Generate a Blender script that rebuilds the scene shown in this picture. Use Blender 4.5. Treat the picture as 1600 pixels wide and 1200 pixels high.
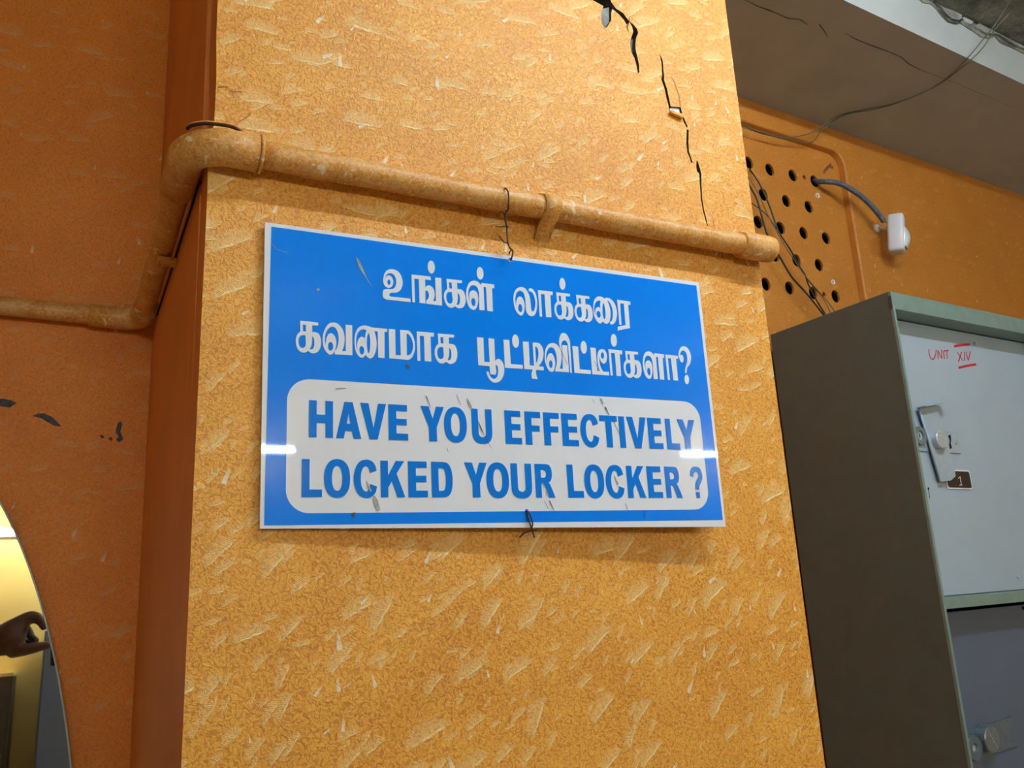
import bpy, bmesh, math, random
from mathutils import Vector, Matrix
random.seed(7)
for o in list(bpy.data.objects): bpy.data.objects.remove(o)
scn = bpy.context.scene
COL = scn.collection

# ------------------------------------------------------------------ camera
F = 1300.0
YAW, PITCH, ROLL = (math.radians(v) for v in (28.2455, 13.7623, 3.0502))
fw = Vector((math.sin(YAW)*math.cos(PITCH), math.cos(YAW)*math.cos(PITCH), math.sin(PITCH)))
rt0 = Vector((math.cos(YAW), -math.sin(YAW), 0)); dn0 = fw.cross(rt0)
rt = math.cos(ROLL)*rt0 + math.sin(ROLL)*dn0
dn = -math.sin(ROLL)*rt0 + math.cos(ROLL)*dn0
EYE = Vector((0, 0, 1.5))
cam = bpy.data.objects.new('camera', bpy.data.cameras.new('camera'))
COL.objects.link(cam); scn.camera = cam
cam.data.sensor_width = 36; cam.data.lens = F/1600*36; cam.data.clip_start = .01
cam.matrix_world = Matrix(((rt.x, -dn.x, -fw.x, EYE.x), (rt.y, -dn.y, -fw.y, EYE.y), (rt.z, -dn.z, -fw.z, EYE.z), (0, 0, 0, 1)))

# ------------------------------------------------------------------ world, exposure
world = bpy.data.worlds.new('world'); scn.world = world; world.use_nodes = True
world.node_tree.nodes['Background'].inputs[0].default_value = (.5, .52, .55, 1)
world.node_tree.nodes['Background'].inputs[1].default_value = .02
vs = scn.view_settings
vs.view_transform = 'Standard'; vs.look = 'None'; vs.exposure = 0.14; vs.gamma = 1; vs.use_curve_mapping = False
TUBE_CEIL, TUBE_BACK = 164.0, 168.0          # emission of the fluorescent tubes

# ------------------------------------------------------------------ pixel helpers (1600x1200)
def ray(x, y): return rt*((x-800)/F) + dn*((y-600)/F) + fw
def hit(p, P0, n):
    r = ray(*p); return EYE + r*((P0-EYE).dot(n)/r.dot(n))
YP = .852                                    # pillar front face
XL, XR = .104, .888                          # pillar sides
YL = 1.48                                    # left wall
NY = Vector((0, 1, 0))
def on_pillar(p, off=0): return hit(p, Vector((0, YP-off, 0)), NY)
def on_left(p, off=0): return hit(p, Vector((0, YL-off, 0)), NY)
# right-hand wall frame (wall and locker turned 2.9 degrees)
AW = math.radians(2.9)
EX = Vector((math.cos(AW), math.sin(AW), 0)); EYV = Vector((-math.sin(AW), math.cos(AW), 0)); EZ = Vector((0, 0, 1))
OW = Vector((.888, 1.47, 0))
def frame(o, ex, ey, ez): return Matrix(((ex.x, ey.x, ez.x, o.x), (ex.y, ey.y, ez.y, o.y), (ex.z, ey.z, ez.z, o.z), (0, 0, 0, 1)))
MW = frame(OW, EX, EYV, EZ)
def on_wall(p, ly=0): return hit(p, OW+EYV*ly, EYV)
def wloc(P): d = P-OW; return Vector((d.dot(EX), d.dot(EYV), d.z))
def wpx(p, ly=0): return wloc(on_wall(p, ly))

# ------------------------------------------------------------------ materials
class NT:
    def __init__(s, m): s.t = m.node_tree; s.t.nodes.clear()
    def n(s, typ, props=None, **ins):
        nd = s.t.nodes.new(typ)
        for k, v in (props or {}).items(): setattr(nd, k, v)
        for k, v in ins.items():
            key = int(k[1:]) if k[0] == '_' else k.replace('_', ' ')
            s.put(nd.inputs[key], v)
        return nd
    def put(s, sock, v):
        if hasattr(v, 'is_output'): s.t.links.new(v, sock)
        else: sock.default_value = v
    def math(s, op, a, b=0.0, c=0.0, clamp=False):
        nd = s.t.nodes.new('ShaderNodeMath'); nd.operation = op; nd.use_clamp = clamp
        s.put(nd.inputs[0], a); s.put(nd.inputs[1], b); s.put(nd.inputs[2], c); return nd.outputs[0]
    def vm(s, op, a, b=(0, 0, 0)):
        nd = s.t.nodes.new('ShaderNodeVectorMath'); nd.operation = op
        s.put(nd.inputs[0], a); s.put(nd.inputs[1], b); return nd.outputs[0]
    def mr(s, v, a, b, c=0.0, d=1.0, smooth=False):
        nd = s.t.nodes.new('ShaderNodeMapRange')
        if smooth: nd.interpolation_type = 'SMOOTHSTEP'
        for i, x in enumerate((v, a, b, c, d)): s.put(nd.inputs[i], x)
        return nd.outputs[0]
    def mix(s, f, a, b, mode='MIX'):
        nd = s.t.nodes.new('ShaderNodeMix'); nd.data_type = 'RGBA'; nd.blend_type = mode
        s.put(nd.inputs[0], f); s.put(nd.inputs[6], a); s.put(nd.inputs[7], b); return nd.outputs[2]
    def noise(s, vec, scale, detail=2.0, rough=.5, dist=0.0):
        nd = s.n('ShaderNodeTexNoise', Vector=vec, Scale=scale, Detail=detail, Roughness=rough, Distortion=dist); return nd.outputs[0]
    def bsdf(s, color, rough=.5, metal=0.0, spec=.5, bump=None, bstr=.3, bdist=.002, **ex):
        b = s.n('ShaderNodeBsdfPrincipled', Base_Color=color, Roughness=rough, Metallic=metal)
        s.put(b.inputs['Specular IOR Level'], spec)
        for k, v in ex.items(): s.put(b.inputs[k.replace('_', ' ')], v)
        if bump is not None:
            bp = s.n('ShaderNodeBump', Height=bump, Strength=bstr, Distance=bdist); s.t.links.new(bp.outputs[0], b.inputs['Normal'])
        o = s.t.nodes.new('ShaderNodeOutputMaterial'); s.t.links.new(b.outputs[0], o.inputs[0]); return b
MATS = {}
def newmat(name):
    m = bpy.data.materials.new(name); m.use_nodes = True; MATS[name] = m; return m, NT(m)
def C(r, g, b): return (r, g, b, 1)

def simple(name, col, rough=.5, metal=0.0, spec=.5, var=.12, vscale=40.0, bump=.1, **ex):
    m, t = newmat(name)
    co = t.n('ShaderNodeTexCoord').outputs['Object']
    nz = t.noise(co, vscale, 4.0, .6)
    f = t.mr(nz, .3, .7)
    lo = C(*[c*(1-var) for c in col]); hi = C(*[min(1, c*(1+var)) for c in col])
    t.bsdf(t.mix(f, lo, hi), rough, metal, spec, nz, bump, .001, **ex)
    return m

def paint(name, lo, hi, dab, chip, amount=1.0, plane='XZ', rough=.42, spec=.45, slant=True):
    """rag-rolled oil paint: worm-like fine relief, comb-marked dabs and small pale chips"""
    m, t = newmat(name)
    co = t.n('ShaderNodeTexCoord').outputs['Object']
    sp = t.n('ShaderNodeSeparateXYZ', _0=co)
    u = sp.outputs[{'X': 0, 'Y': 1, 'Z': 2}[plane[0]]]; v = sp.outputs[{'X': 0, 'Y': 1, 'Z': 2}[plane[1]]]
    p = t.n('ShaderNodeCombineXYZ', _0=u, _1=v, _2=0.0).outputs[0]
    warp = t.vm('SCALE', t.vm('SUBTRACT', t.n('ShaderNodeTexNoise', Vector=p, Scale=120.0, Detail=1.0).outputs['Color'], (.5, .5, .5)))
    t.t.nodes[-1].inputs['Scale'].default_value = .012
    pw = t.vm('ADD', p, warp)
    pd = t.vm('ADD', p, t.vm('MULTIPLY', warp, (.3, .3, .3)))
    # worm relief
    vor = t.n('ShaderNodeTexVoronoi', {'feature': 'SMOOTH_F1', 'voronoi_dimensions': '2D'}, Vector=pw, Scale=330.0)
    worm = t.mr(vor.outputs['Distance'], .24, .62)
    fine = t.noise(pw, 480.0, 2.0, .6, .6)
    big = t.noise(p, 9.0, 3.0, .55)
    f = t.math('ADD', t.math('MULTIPLY', worm, .55), t.math('MULTIPLY', t.mr(fine, .35, .65), .5), clamp=True)
    f = t.math('ADD', f, t.mr(big, .3, .7, -.16, .16), clamp=True)
    col = t.mix(f, C(*hi), C(*lo))
    height = t.math('MULTIPLY', f, -.6)
    def dabs(scale, a, b, mean, jit, dens, off, comb, rag=.2):
        q = t.vm('ADD', t.vm('MULTIPLY', pd if comb else p, (scale, scale, 0)), (off, off*1.7, 0))
        vo = t.n('ShaderNodeTexVoronoi', {'feature': 'F1', 'voronoi_dimensions': '2D'}, Vector=q, Scale=1.0, Randomness=.9)
        d = t.vm('SUBTRACT', q, vo.outputs['Position'])
        cs = t.n('ShaderNodeSeparateColor', _0=vo.outputs['Color'])
        ang = t.math('ADD', t.math('MULTIPLY', t.math('SUBTRACT', cs.outputs[0], .5), jit), mean)
        d = t.n('ShaderNodeVectorRotate', {'rotation_type': 'Z_AXIS'}, Vector=d, Angle=ang).outputs[0]
        ds = t.n('ShaderNodeSeparateXYZ', _0=d)
        size = t.mr(cs.outputs[2], 0, 1, .4, 1.15)
        x = t.math('DIVIDE', ds.outputs[0], t.math('MULTIPLY', size, a)); y = t.math('DIVIDE', ds.outputs[1], t.math('MULTIPLY', size, b))
        yy = t.math('ADD', y, .45)                         # straight lower edge
        r2 = t.math('ADD', t.math('MULTIPLY', x, x), t.math('MULTIPLY', yy, t.math('MULTIPLY', yy, .35)))
        n2 = t.noise(q, 5.0, 2.0)
        r2 = t.math('ADD', r2, t.mr(n2, .3, .7, -rag, rag))
        body = t.mr(r2, .55, 1.0, 1.0, 0.0, True)
        low = t.mr(yy, -.06, .06, 0.0, 1.0, True)
        fade = t.mr(yy, 0.0, 1.5, 1.0, .28)
        k = t.math('MULTIPLY', t.math('MULTIPLY', body, low), fade)
        if comb:
            w = t.math('SINE', t.math('MULTIPLY', t.math('ADD', ds.outputs[0], t.math('MULTIPLY', ds.outputs[1], .5)), comb))
            k = t.math('MULTIPLY', k, t.mr(w, -1, 1, .45, 1.0))
            e = t.math('MULTIPLY', low, t.mr(yy, .10, .30, 1.0, 0.0, True))          # proud lower lip of the dab
            e = t.math('MULTIPLY', e, t.mr(t.math('ABSOLUTE', x), .45, .85, 1.0, 0.0, True))
            k = t.math('MAXIMUM', t.math('MULTIPLY', k, .5), t.math('MULTIPLY', e, t.mr(n2, .3, .6, .35, 1.0)))
        keep = t.math('LESS_THAN', cs.outputs[1], dens)
        return t.math('MULTIPLY', k, keep)
    mean = t.mr(v, -.15+1.5, .45+1.5, -.74, -.32) if slant else -.2
    k1 = dabs(17.0, .44, .20, mean, .8, .85*amount, 3.1, 210.0)
    k2 = dabs(28.0, .40, .20, mean, .9, .62*amount, 17.7, 120.0)
    k4 = dabs(38.0, .36, .16, mean, 1.2, .5*amount, 63.9, 90.0)
    k3 = dabs(24.0, .065, .26, .3, 1.5, .27*amount, 41.3, 0.0, .12)
    kk = t.math('MAXIMUM', t.math('MAXIMUM', k1, k2), k4)
    col = t.mix(t.math('MULTIPLY', kk, 1.0), col, C(*dab))
    col = t.mix(t.math('MULTIPLY', k3, .8), col, C(*chip))
    height = t.math('ADD', height, t.math('ADD', t.math('MULTIPLY', kk, .9), t.math('MULTIPLY', k3, .9)))
    t.bsdf(col, rough, 0.0, spec, height, .55, .0016)
    return m

GOLD_LO, GOLD_HI = (.56, .188, .012), (.90, .448, .066)
M_pillar = paint('gold_rag_paint', GOLD_LO, GOLD_HI, (.95, .76, .36), (.94, .86, .66), 1.0)
M_left = paint('orange_rag_paint', (.66, .18, .010), (.86, .30, .026), (.74, .42, .16), (.84, .68, .45), .5, slant=False)
M_rwall = paint('dimmed_rag_paint', (.41, .135, .012), (.56, .22, .03), (.62, .31, .08), (.72, .5, .25), .3, plane='XY', slant=False)  # rag paint darkened: this wall's weaker light is put into the colour
def pipe_paint():
    m, t = newmat('gold_pipe_paint')
    co = t.n('ShaderNodeTexCoord').outputs['Object']
    w = t.noise(co, 260.0, 2.0, .6, 1.2); b = t.noise(co, 28.0, 3.0, .6); ch = t.noise(co, 75.0, 1.0, .4, .8)
    col = t.mix(t.mr(w, .35, .65), C(.48, .17, .02), C(.78, .40, .09))
    col = t.mix(t.mr(b, .45, .75, 0, .55), col, C(.82, .56, .24))
    col = t.mix(t.mr(ch, .70, .74, 0, .8), col, C(.86, .72, .5))
    h = t.math('ADD', t.math('MULTIPLY', w, .7), b)
    t.bsdf(col, .42, 0, .45, h, .5, .0016); return m
M_pipe = pipe_paint()

def smooth_side():
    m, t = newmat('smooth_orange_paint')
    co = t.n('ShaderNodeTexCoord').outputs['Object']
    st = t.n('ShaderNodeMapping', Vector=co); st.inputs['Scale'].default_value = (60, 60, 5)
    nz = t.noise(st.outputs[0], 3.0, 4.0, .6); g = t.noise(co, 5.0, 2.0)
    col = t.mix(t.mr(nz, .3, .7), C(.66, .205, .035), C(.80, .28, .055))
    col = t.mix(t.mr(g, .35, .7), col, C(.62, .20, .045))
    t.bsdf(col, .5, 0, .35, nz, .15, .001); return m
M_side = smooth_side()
M_rside = simple('smooth_dimmed_edge', (.46, .165, .02), .5, spec=.35, var=.1, vscale=30)  # recess edges follow the darkened wall colour

def concrete(name, a, b):
    m, t = newmat(name)
    co = t.n('ShaderNodeTexCoord').outputs['Object']
    n1 = t.noise(co, 14.0, 6.0, .65); n2 = t.noise(co, 120.0, 3.0, .6)
    col = t.mix(t.mr(n1, .35, .65), C(*a), C(*b)); col = t.mix(t.mr(n2, .4, .7, 0, .5), col, C(.05, .05, .045))
    t.bsdf(col, .9, 0, .2, n1, .6, .006); return m
M_conc = concrete('bare_concrete', (.16, .16, .15), (.34, .34, .32))
M_slab = concrete('mouldy_slab', (.10, .105, .09), (.30, .31, .25))
M_white = simple('white_distemper', (.37, .39, .38), .8, spec=.2, var=.07, vscale=8, bump=.2)
M_chalk = simple('white_lime_plaster', (.78, .78, .76), .85, spec=.2, var=.1, vscale=60)
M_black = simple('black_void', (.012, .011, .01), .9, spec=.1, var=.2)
M_yellow = simple('yellow_wall_paint', (.66, .45, .13), .5, spec=.4, var=.08, vscale=3)
M_floor = simple('cream_floor_tile', (.55, .48, .38), .35, var=.08, vscale=3)
M_signwhite = simple('white_vinyl', (.76, .78, .84), .03, spec=.5, var=.012, vscale=20, bump=.0)
M_signblue = simple('blue_vinyl', (.0, .21, .86), .03, spec=.35, var=.03, vscale=12, bump=.0)
M_signtext = simple('blue_ink', (.0, .18, .70), .04, spec=.35, var=.03, vscale=30, bump=.0)
M_signback = simple('sign_board_edge', (.72, .71, .74), .4, var=.05)
M_scratch = simple('scratch_grey', (.34, .34, .33), .6, var=.3, vscale=300)
M_scratchd = simple('scratch_dark', (.045, .045, .05), .6, var=.3, vscale=300)
M_wire = simple('rusty_binding_wire', (.045, .022, .014), .55, .3, var=.3, vscale=300)
M_cable = simple('black_cable_sheath', (.013, .014, .013), .45, var=.2)
M_cabgreen = simple('olive_wire_sheath', (.10, .12, .045), .45, var=.2)
M_cabgrey = simple('dusty_wire_sheath', (.09, .095, .08), .5, var=.2)
M_conduit = simple('grey_flexible_conduit', (.075, .088, .125), .45, var=.1)
M_pir = simple('white_abs_plastic', (.66, .66, .70), .35, var=.03)
M_lens = simple('milky_lens', (.62, .66, .66), .2, var=.03)
M_plug = simple('white_wall_plug', (.72, .70, .66), .5, var=.05)
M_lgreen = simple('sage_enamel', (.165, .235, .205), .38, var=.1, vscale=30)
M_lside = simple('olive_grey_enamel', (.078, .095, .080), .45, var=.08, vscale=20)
M_door = simple('pale_blue_grey_enamel', (.34, .41, .475), .32, var=.03, vscale=10)
M_door2 = simple('slate_blue_enamel', (.078, .105, .158), .36, var=.05, vscale=10)
M_steel = simple('brushed_steel', (.50, .55, .60), .28, .45, var=.12, vscale=200)
M_steeld = simple('dull_plated_steel', (.35, .42, .49), .32, .15, var=.08, vscale=60)
M_tarn = simple('tarnished_steel', (.105, .135, .17), .36, .3, var=.15, vscale=80)
M_tarn2 = simple('worn_steel', (.17, .195, .225), .28, .5, var=.2, vscale=150)
M_collar = simple('dull_collar', (.13, .155, .15), .4, var=.1)
M_red = simple('red_marker_ink', (.50, .012, .03), .5, var=.15, vscale=200)
M_plate = simple('dark_maroon_plate', (.022, .010, .010), .4, var=.2)
M_cabblue = simple('blue_grey_steel_paint', (.10, .13, .18), .4, var=.05, vscale=10)
M_wood = simple('dark_stained_wood', (.045, .032, .014), .45, var=.3, vscale=20)
M_skin = simple('brown_skin', (.085, .045, .03), .5, spec=.4, var=.15, vscale=60, bump=.3)
M_shirt = simple('white_cotton', (.55, .56, .58), .9, spec=.1, var=.05, vscale=200)
M_trouser = simple('navy_cotton', (.03, .035, .06), .9, spec=.1, var=.1, vscale=200)
M_hair = simple('black_hair', (.01, .009, .008), .6, var=.3, vscale=200)
M_phone = simple('black_phone_glass', (.012, .012, .014), .12, var=.1)
def mirror_mat():
    m, t = newmat('mirror_glass'); t.bsdf(C(.86, .86, .80), .015, 1.0); return m
M_mirror = mirror_mat()
M_medge = simple('ground_glass_edge', (.42, .50, .46), .25, var=.05)
def emit(name, col, s):
    m, t = newmat(name)
    e = t.n('ShaderNodeEmission', Color=C(*col), Strength=s); o = t.t.nodes.new('ShaderNodeOutputMaterial'); t.t.links.new(e.outputs[0], o.inputs[0]); return m
M_tubeC = emit('lit_tube_ceiling', (.82, .925, 1.0), TUBE_CEIL)
M_tubeB = emit('lit_tube_wall', (.82, .925, 1.0), TUBE_BACK)

def crack_mat():
    m, t = newmat('crack_dark'); t.bsdf(C(.03, .022, .016), .9, 0, .1); return m
M_crack = crack_mat()
M_rust = simple('rust_stain', (.16, .05, .02), .8, var=.3, vscale=200)
M_crackwall = simple('shaded_broken_plaster', (.10, .085, .07), .9, spec=.1, var=.4, vscale=200)  # bare plaster with the crack's shade put into its colour

# ------------------------------------------------------------------ object helpers
def link(name, me, mat, parent=None, mw=None):
    o = bpy.data.objects.new(name, me); COL.objects.link(o)
    if mat is not None:
        me.materials.clear(); me.materials.append(mat)
    if mw is not None: o.matrix_world = mw
    if parent is not None:
        o.parent = parent; o.matrix_parent_inverse = parent.matrix_world.inverted()
    return o
def tag(o, label=None, cat=None, group=None, kind=None):
    if label: o['label'] = label
    if cat: o['category'] = cat
    if group: o['group'] = group
    if kind: o['kind'] = kind
    return o
def thing(name, label, cat, loc=(0, 0, 0), mw=None, group=None):
    o = bpy.data.objects.new(name, None); COL.objects.link(o); o.empty_display_size = .05
    if mw is not None: o.matrix_world = mw
    else: o.matrix_world = Matrix.Translation(loc)
    return tag(o, label, cat, group)
def bmdone(name, bm, mat, parent=None, mw=None, smooth=False):
    bmesh.ops.recalc_face_normals(bm, faces=bm.faces[:])
    me = bpy.data.meshes.new(name); bm.to_mesh(me); bm.free()
    if smooth:
        for p in me.polygons: p.use_smooth = True
    return link(name, me, mat, parent, mw)
def addbox(bm, x0, x1, y0, y1, z0, z1, bev=0):
    vs = [bm.verts.new((x, y, z)) for x in (x0, x1) for y in (y0, y1) for z in (z0, z1)]
    fs = [bm.faces.new([vs[i] for i in f]) for f in ((0, 1, 3, 2), (4, 6, 7, 5), (0, 4, 5, 1), (2, 3, 7, 6), (0, 2, 6, 4), (1, 5, 7, 3))]
    if bev:
        es = list({e for f in fs for e in f.edges})
        bmesh.ops.bevel(bm, geom=es, offset=bev, segments=2, affect='EDGES', profile=.5)
def box(name, x0, x1, y0, y1, z0, z1, mat, parent=None, mw=None, bev=0):
    bm = bmesh.new(); addbox(bm, x0, x1, y0, y1, z0, z1, bev); return bmdone(name, bm, mat, parent, mw)
def resample(pts, n):
    """Catmull-Rom through the points"""
    P = [Vector(p) for p in pts]; out = []
    for i in range(len(P)-1):
        p0 = P[max(i-1, 0)]; p1 = P[i]; p2 = P[i+1]; p3 = P[min(i+2, len(P)-1)]
        for k in range(n):
            s = k/n; out.append(.5*((2*p1)+(p2-p0)*s+(2*p0-5*p1+4*p2-p3)*s*s+(3*p1-p0-3*p2+p3)*s**3))
    out.append(P[-1]); return out
def addtube(bm, pts, rad, seg=12, caps=True):
    pts = [Vector(p) for p in pts]; n = len(pts)
    rr = rad if isinstance(rad, (list, tuple)) else [rad]*n
    tan = []
    for i in range(n):
        d = pts[min(i+1, n-1)]-pts[max(i-1, 0)]; tan.append(d.normalized())
    up = Vector((0, 0, 1)) if abs(tan[0].z) < .9 else Vector((1, 0, 0))
    nrm = (up - tan[0]*up.dot(tan[0])).normalized(); rings = []
    for i in range(n):
        nrm = (nrm - tan[i]*nrm.dot(tan[i])).normalized(); b = tan[i].cross(nrm)
        rings.append([bm.verts.new(pts[i]+(nrm*math.cos(2*math.pi*k/seg)+b*math.sin(2*math.pi*k/seg))*rr[i]) for k in range(seg)])
    for i in range(n-1):
        for k in range(seg):
            bm.faces.new((rings[i][k], rings[i][(k+1) % seg], rings[i+1][(k+1) % seg], rings[i+1][k]))
    if caps:
        bm.faces.new(rings[0][::-1]); bm.faces.new(rings[-1])
def tube(name, pts, rad, mat, parent=None, seg=12, caps=True, mw=None):
    bm = bmesh.new(); addtube(bm, pts, rad, seg, caps); return bmdone(name, bm, mat, parent, mw, True)
def lathe(name, prof, mat, parent, mw, seg=32, smooth=True):
    """profile (r, z) turned about local z"""
    bm = bmesh.new(); rings = []
    for r, z in prof:
        rings.append([bm.verts.new((r*math.cos(2*math.pi*k/seg), r*math.sin(2*math.pi*k/seg), z)) for k in range(seg)] if r > 1e-6 else [bm.verts.new((0, 0, z))])
    for a, b in zip(rings, rings[1:]):
        for k in range(seg):
            k2 = (k+1) % seg
            if len(a) == 1 and len(b) > 1: bm.faces.new((a[0], b[k], b[k2]))
            elif len(b) == 1 and len(a) > 1: bm.faces.new((a[k], a[k2], b[0]))
            elif len(a) > 1: bm.faces.new((a[k], a[k2], b[k2], b[k]))
    o = bmdone(name, bm, mat, parent, mw, False)
    return o
def fill2d(name, loops, mat, z0=0.0, z1=.001, bev=0.0, parent=None, mw=None):
    """flat shape with holes between z0 and z1 of its own frame"""
    cu = bpy.data.curves.new(name, 'CURVE'); cu.dimensions = '2D'; cu.fill_mode = 'BOTH'
    cu.extrude = max((z1-z0)/2-bev, 0); cu.bevel_depth = bev; cu.bevel_resolution = 1
    if bev: cu.offset = -bev
    for lp in loops:
        sp = cu.splines.new('POLY'); sp.points.add(len(lp)-1); sp.use_cyclic_u = True
        for q, p in zip(sp.points, lp): q.co = (p[0], p[1], 0, 1)
    ob = bpy.data.objects.new('tmp', cu); COL.objects.link(ob)
    dg = bpy.context.evaluated_depsgraph_get()
    me = bpy.data.meshes.new_from_object(ob.evaluated_get(dg)); me.name = name
    bpy.data.objects.remove(ob); bpy.data.curves.remove(cu)
    me.transform(Matrix.Translation((0, 0, (z0+z1)/2)))
    return link(name, me, mat, parent, mw)
def loop_spline(pts, n=5):
    """closed outline; points with a third item are corners, the rest is smooth"""
    N = len(pts); P = [Vector((p[0], p[1])) for p in pts]; cor = [len(p) > 2 for p in pts]; out = []
    for i in range(N):
        j = (i+1) % N
        if cor[i] and cor[j]: out.append(P[i]); continue
        p1, p2 = P[i], P[j]
        p0 = p1-(p2-p1) if cor[i] else P[i-1]; p3 = p2+(p2-p1) if cor[j] else P[(j+1) % N]
        for k in range(n):
            s = k/n; out.append(.5*((2*p1)+(p2-p0)*s+(2*p0-5*p1+4*p2-p3)*s*s+(3*p1-p0-3*p2+p3)*s**3))
    return out
def ellipse_loop(cx, cy, rx, ry, tilt=0.0, n=24):
    c, s = math.cos(tilt), math.sin(tilt)
    return [(cx+rx*math.cos(a)*c-ry*math.sin(a)*s, cy+rx*math.cos(a)*s+ry*math.sin(a)*c) for a in (2*math.pi*k/n for k in range(n))]
def roundrect(x0, x1, y0, y1, r, n=8):
    out = []
    for cx, cy, a0 in ((x1-r, y1-r, 0), (x0+r, y1-r, 90), (x0+r, y0+r, 180), (x1-r, y0+r, 270)):
        for k in range(n+1):
            a = math.radians(a0+90*k/n); out.append((cx+r*math.cos(a), cy+r*math.sin(a)))
    return out
def ribbon(name, lines, mat, parent, mw, z=.0004):
    """flat strokes: lines = [(points2d, widths)]"""
    bm = bmesh.new()
    for pts, w in lines:
        P = [Vector((p[0], p[1])) for p in pts]; n = len(P)
        ww = w if isinstance(w, (list, tuple)) else [w]*n
        L = []
        for i in range(n):
            d = (P[min(i+1, n-1)]-P[max(i-1, 0)]).normalized(); nn = Vector((-d.y, d.x))
            a = P[i]+nn*ww[i]/2; b = P[i]-nn*ww[i]/2
            L.append((bm.verts.new((a.x, a.y, z)), bm.verts.new((b.x, b.y, z))))
        for a, b in zip(L, L[1:]): bm.faces.new((a[0], a[1], b[1], b[0]))
    me = bpy.data.meshes.new(name); bm.normal_update()
    for f in bm.faces:
        if f.normal.z < 0: f.normal_flip()
    bm.to_mesh(me); bm.free(); return link(name, me, mat, parent, mw)

# vertical plane frames: local (x, y) drawn on the face, local z towards the viewer
def face_frame(o, ex): ez = ex.cross(EZ); return frame(o, ex, EZ, ez)
FP = face_frame(Vector((0, YP, 0)), Vector((1, 0, 0)))       # pillar front; local x = X, y = Z, z = -Y
FL = face_frame(Vector((0, YL, 0)), Vector((1, 0, 0)))       # left wall
FW = face_frame(OW, EX)                                      # right wall
def loc(M, P): return M.inverted() @ P
ID = Matrix.Identity(4)
ZS = EYE.z+1.295                                             # beam soffit
ZC = ZS+.13                                                  # ceiling
YB, XE, XWL = -2.6, 4.9, -2.2                                # room limits

# ================================================================== SETTING
def structure(o, label=None): tag(o, label, None, None, 'structure'); return o
structure(box('floor', XWL-.1, XE+.1, YB-.1, 2.2, -.1, 0, M_floor))
structure(box('ceiling', XWL-.1, XE+.1, YB-.1, 2.2, ZC, ZC+.12, M_white), 'mouldy grey concrete ceiling slab with peeled plaster')
structure(box('wall_back', XWL-.1, XE+.1, YB-.1, YB, 0, ZC, M_yellow))
structure(box('wall_far_left', XWL-.1, XWL, YB, YL+.1, 0, ZC, M_yellow))
structure(box('wall_far_right', XE, XE+.1, YB, 2.2, 0, ZC, M_yellow))
# left wall
wl = structure(box('wall_left', XWL, XL+.1, YL, YL+.12, 0, ZC, M_left), 'dark orange rag-painted wall left of the pillar')
lb = box('ceiling_beam', XWL, XL+.012, YL-.40, YL, ZS, ZC, M_white)  # out of view, added to keep bounce light off the upper left wall
structure(lb, 'unseen white-washed beam added to shade the left wall')
# paint chips with bare plaster on the left wall
chips = []
for cx, cy, pts in ((0, 600, [(-60, 95), (20, 92), (70, 102), (102, 118), (85, 132), (60, 148), (30, 142), (-60, 135)]),
                    (0, 600, [(200, 200), (235, 186), (275, 183), (330, 208), (372, 252), (385, 265), (340, 262), (300, 240), (260, 215)]),
                    (0, 600, [(722, 300), (735, 245), (755, 232), (765, 250), (752, 300), (772, 345), (745, 365), (725, 350), (742, 330)]),
                    (0, 600, [(675, 340), (695, 330), (705, 345), (692, 358)]), (0, 600, [(620, 320), (640, 318), (655, 335), (640, 342)])):
    chips.append([loc(FL, on_left((cx+x/4, cy+y/4))).xy for x, y in pts])
M_chipb = simple('old_blue_undercoat', (.07, .065, .085), .8, var=.4, vscale=150)
fill2d('paint_chip', chips, M_chipb, 0, .0006, 0, wl, FL)

# pillar: concrete core with a plaster skin that really is cracked open
core = box('wall_pillar', XL+.012, XR-.012, YP+.0505, 1.9, 0, ZC, M_conc)
structure(core, 'orange rag-painted plaster pillar with a jagged crack')
def crackpx(pts, ox=850, oy=0, s=5.333): return [loc(FP, on_pillar((ox+x/s, oy+y/s))).xy for x, y in pts]
crack_a = crackpx([(385, -60), (330, -170), (285, -340), (300, -345), (370, -190), (440, -110), (540, -60), (562, 20), (600, 70), (660, 110), (700, 165), (745, 205), (775, 240), (785, 275), (770, 310), (762, 370), (765, 420), (780, 480), (792, 540), (795, 600), (782, 612), (770, 540), (752, 480), (725, 430), (718, 360), (728, 310), (745, 265), (735, 225), (712, 180), (690, 205), (665, 165), (620, 115), (570, 75), (560, 110), (560, 170), (525, 225), (505, 235), (480, 190), (475, 110), (495, 50), (440, 20), (405, 0)])
crack_b = crackpx([(962, 440), (990, 505), (995, 580), (1002, 640), (1000, 665), (1025, 740), (1042, 820), (1055, 885), (1095, 890), (1138, 893), (1142, 905), (1155, 955), (1180, 1015), (1196, 1050), (1190, 1066), (1165, 1020), (1148, 965), (1100, 955), (1042, 930), (1040, 890), (1022, 820), (1005, 740), (978, 660), (985, 620), (978, 520)])
def crackpx2(pts): return crackpx(pts, 950, 150, 4.614)
crack_c = crackpx2([(568, 240), (582, 245), (580, 330), (584, 400), (606, 465), (612, 478), (600, 482), (590, 450), (572, 405), (564, 340)])
crack_d = crackpx2([(640, 462), (650, 480), (662, 520), (672, 560), (674, 640), (680, 740), (692, 820), (708, 880), (720, 935), (714, 935), (700, 885), (684, 825), (670, 740), (662, 640), (658, 560), (642, 545), (636, 500)])
outer = [loc(FP, on_pillar(p)).xy for p in ((343, -60), (340, 0), (338, 60), (338, 125), (335, 185), (325, 260), (324, 300), (304, 725), (283, 1200), (281, 1240))]
front_loop = [(XL, 0.0)] + [(XR, 0.0), (XR, ZC)] + [(outer[0][0]-.0005, ZC)] + [tuple(v) for v in outer]
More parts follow.
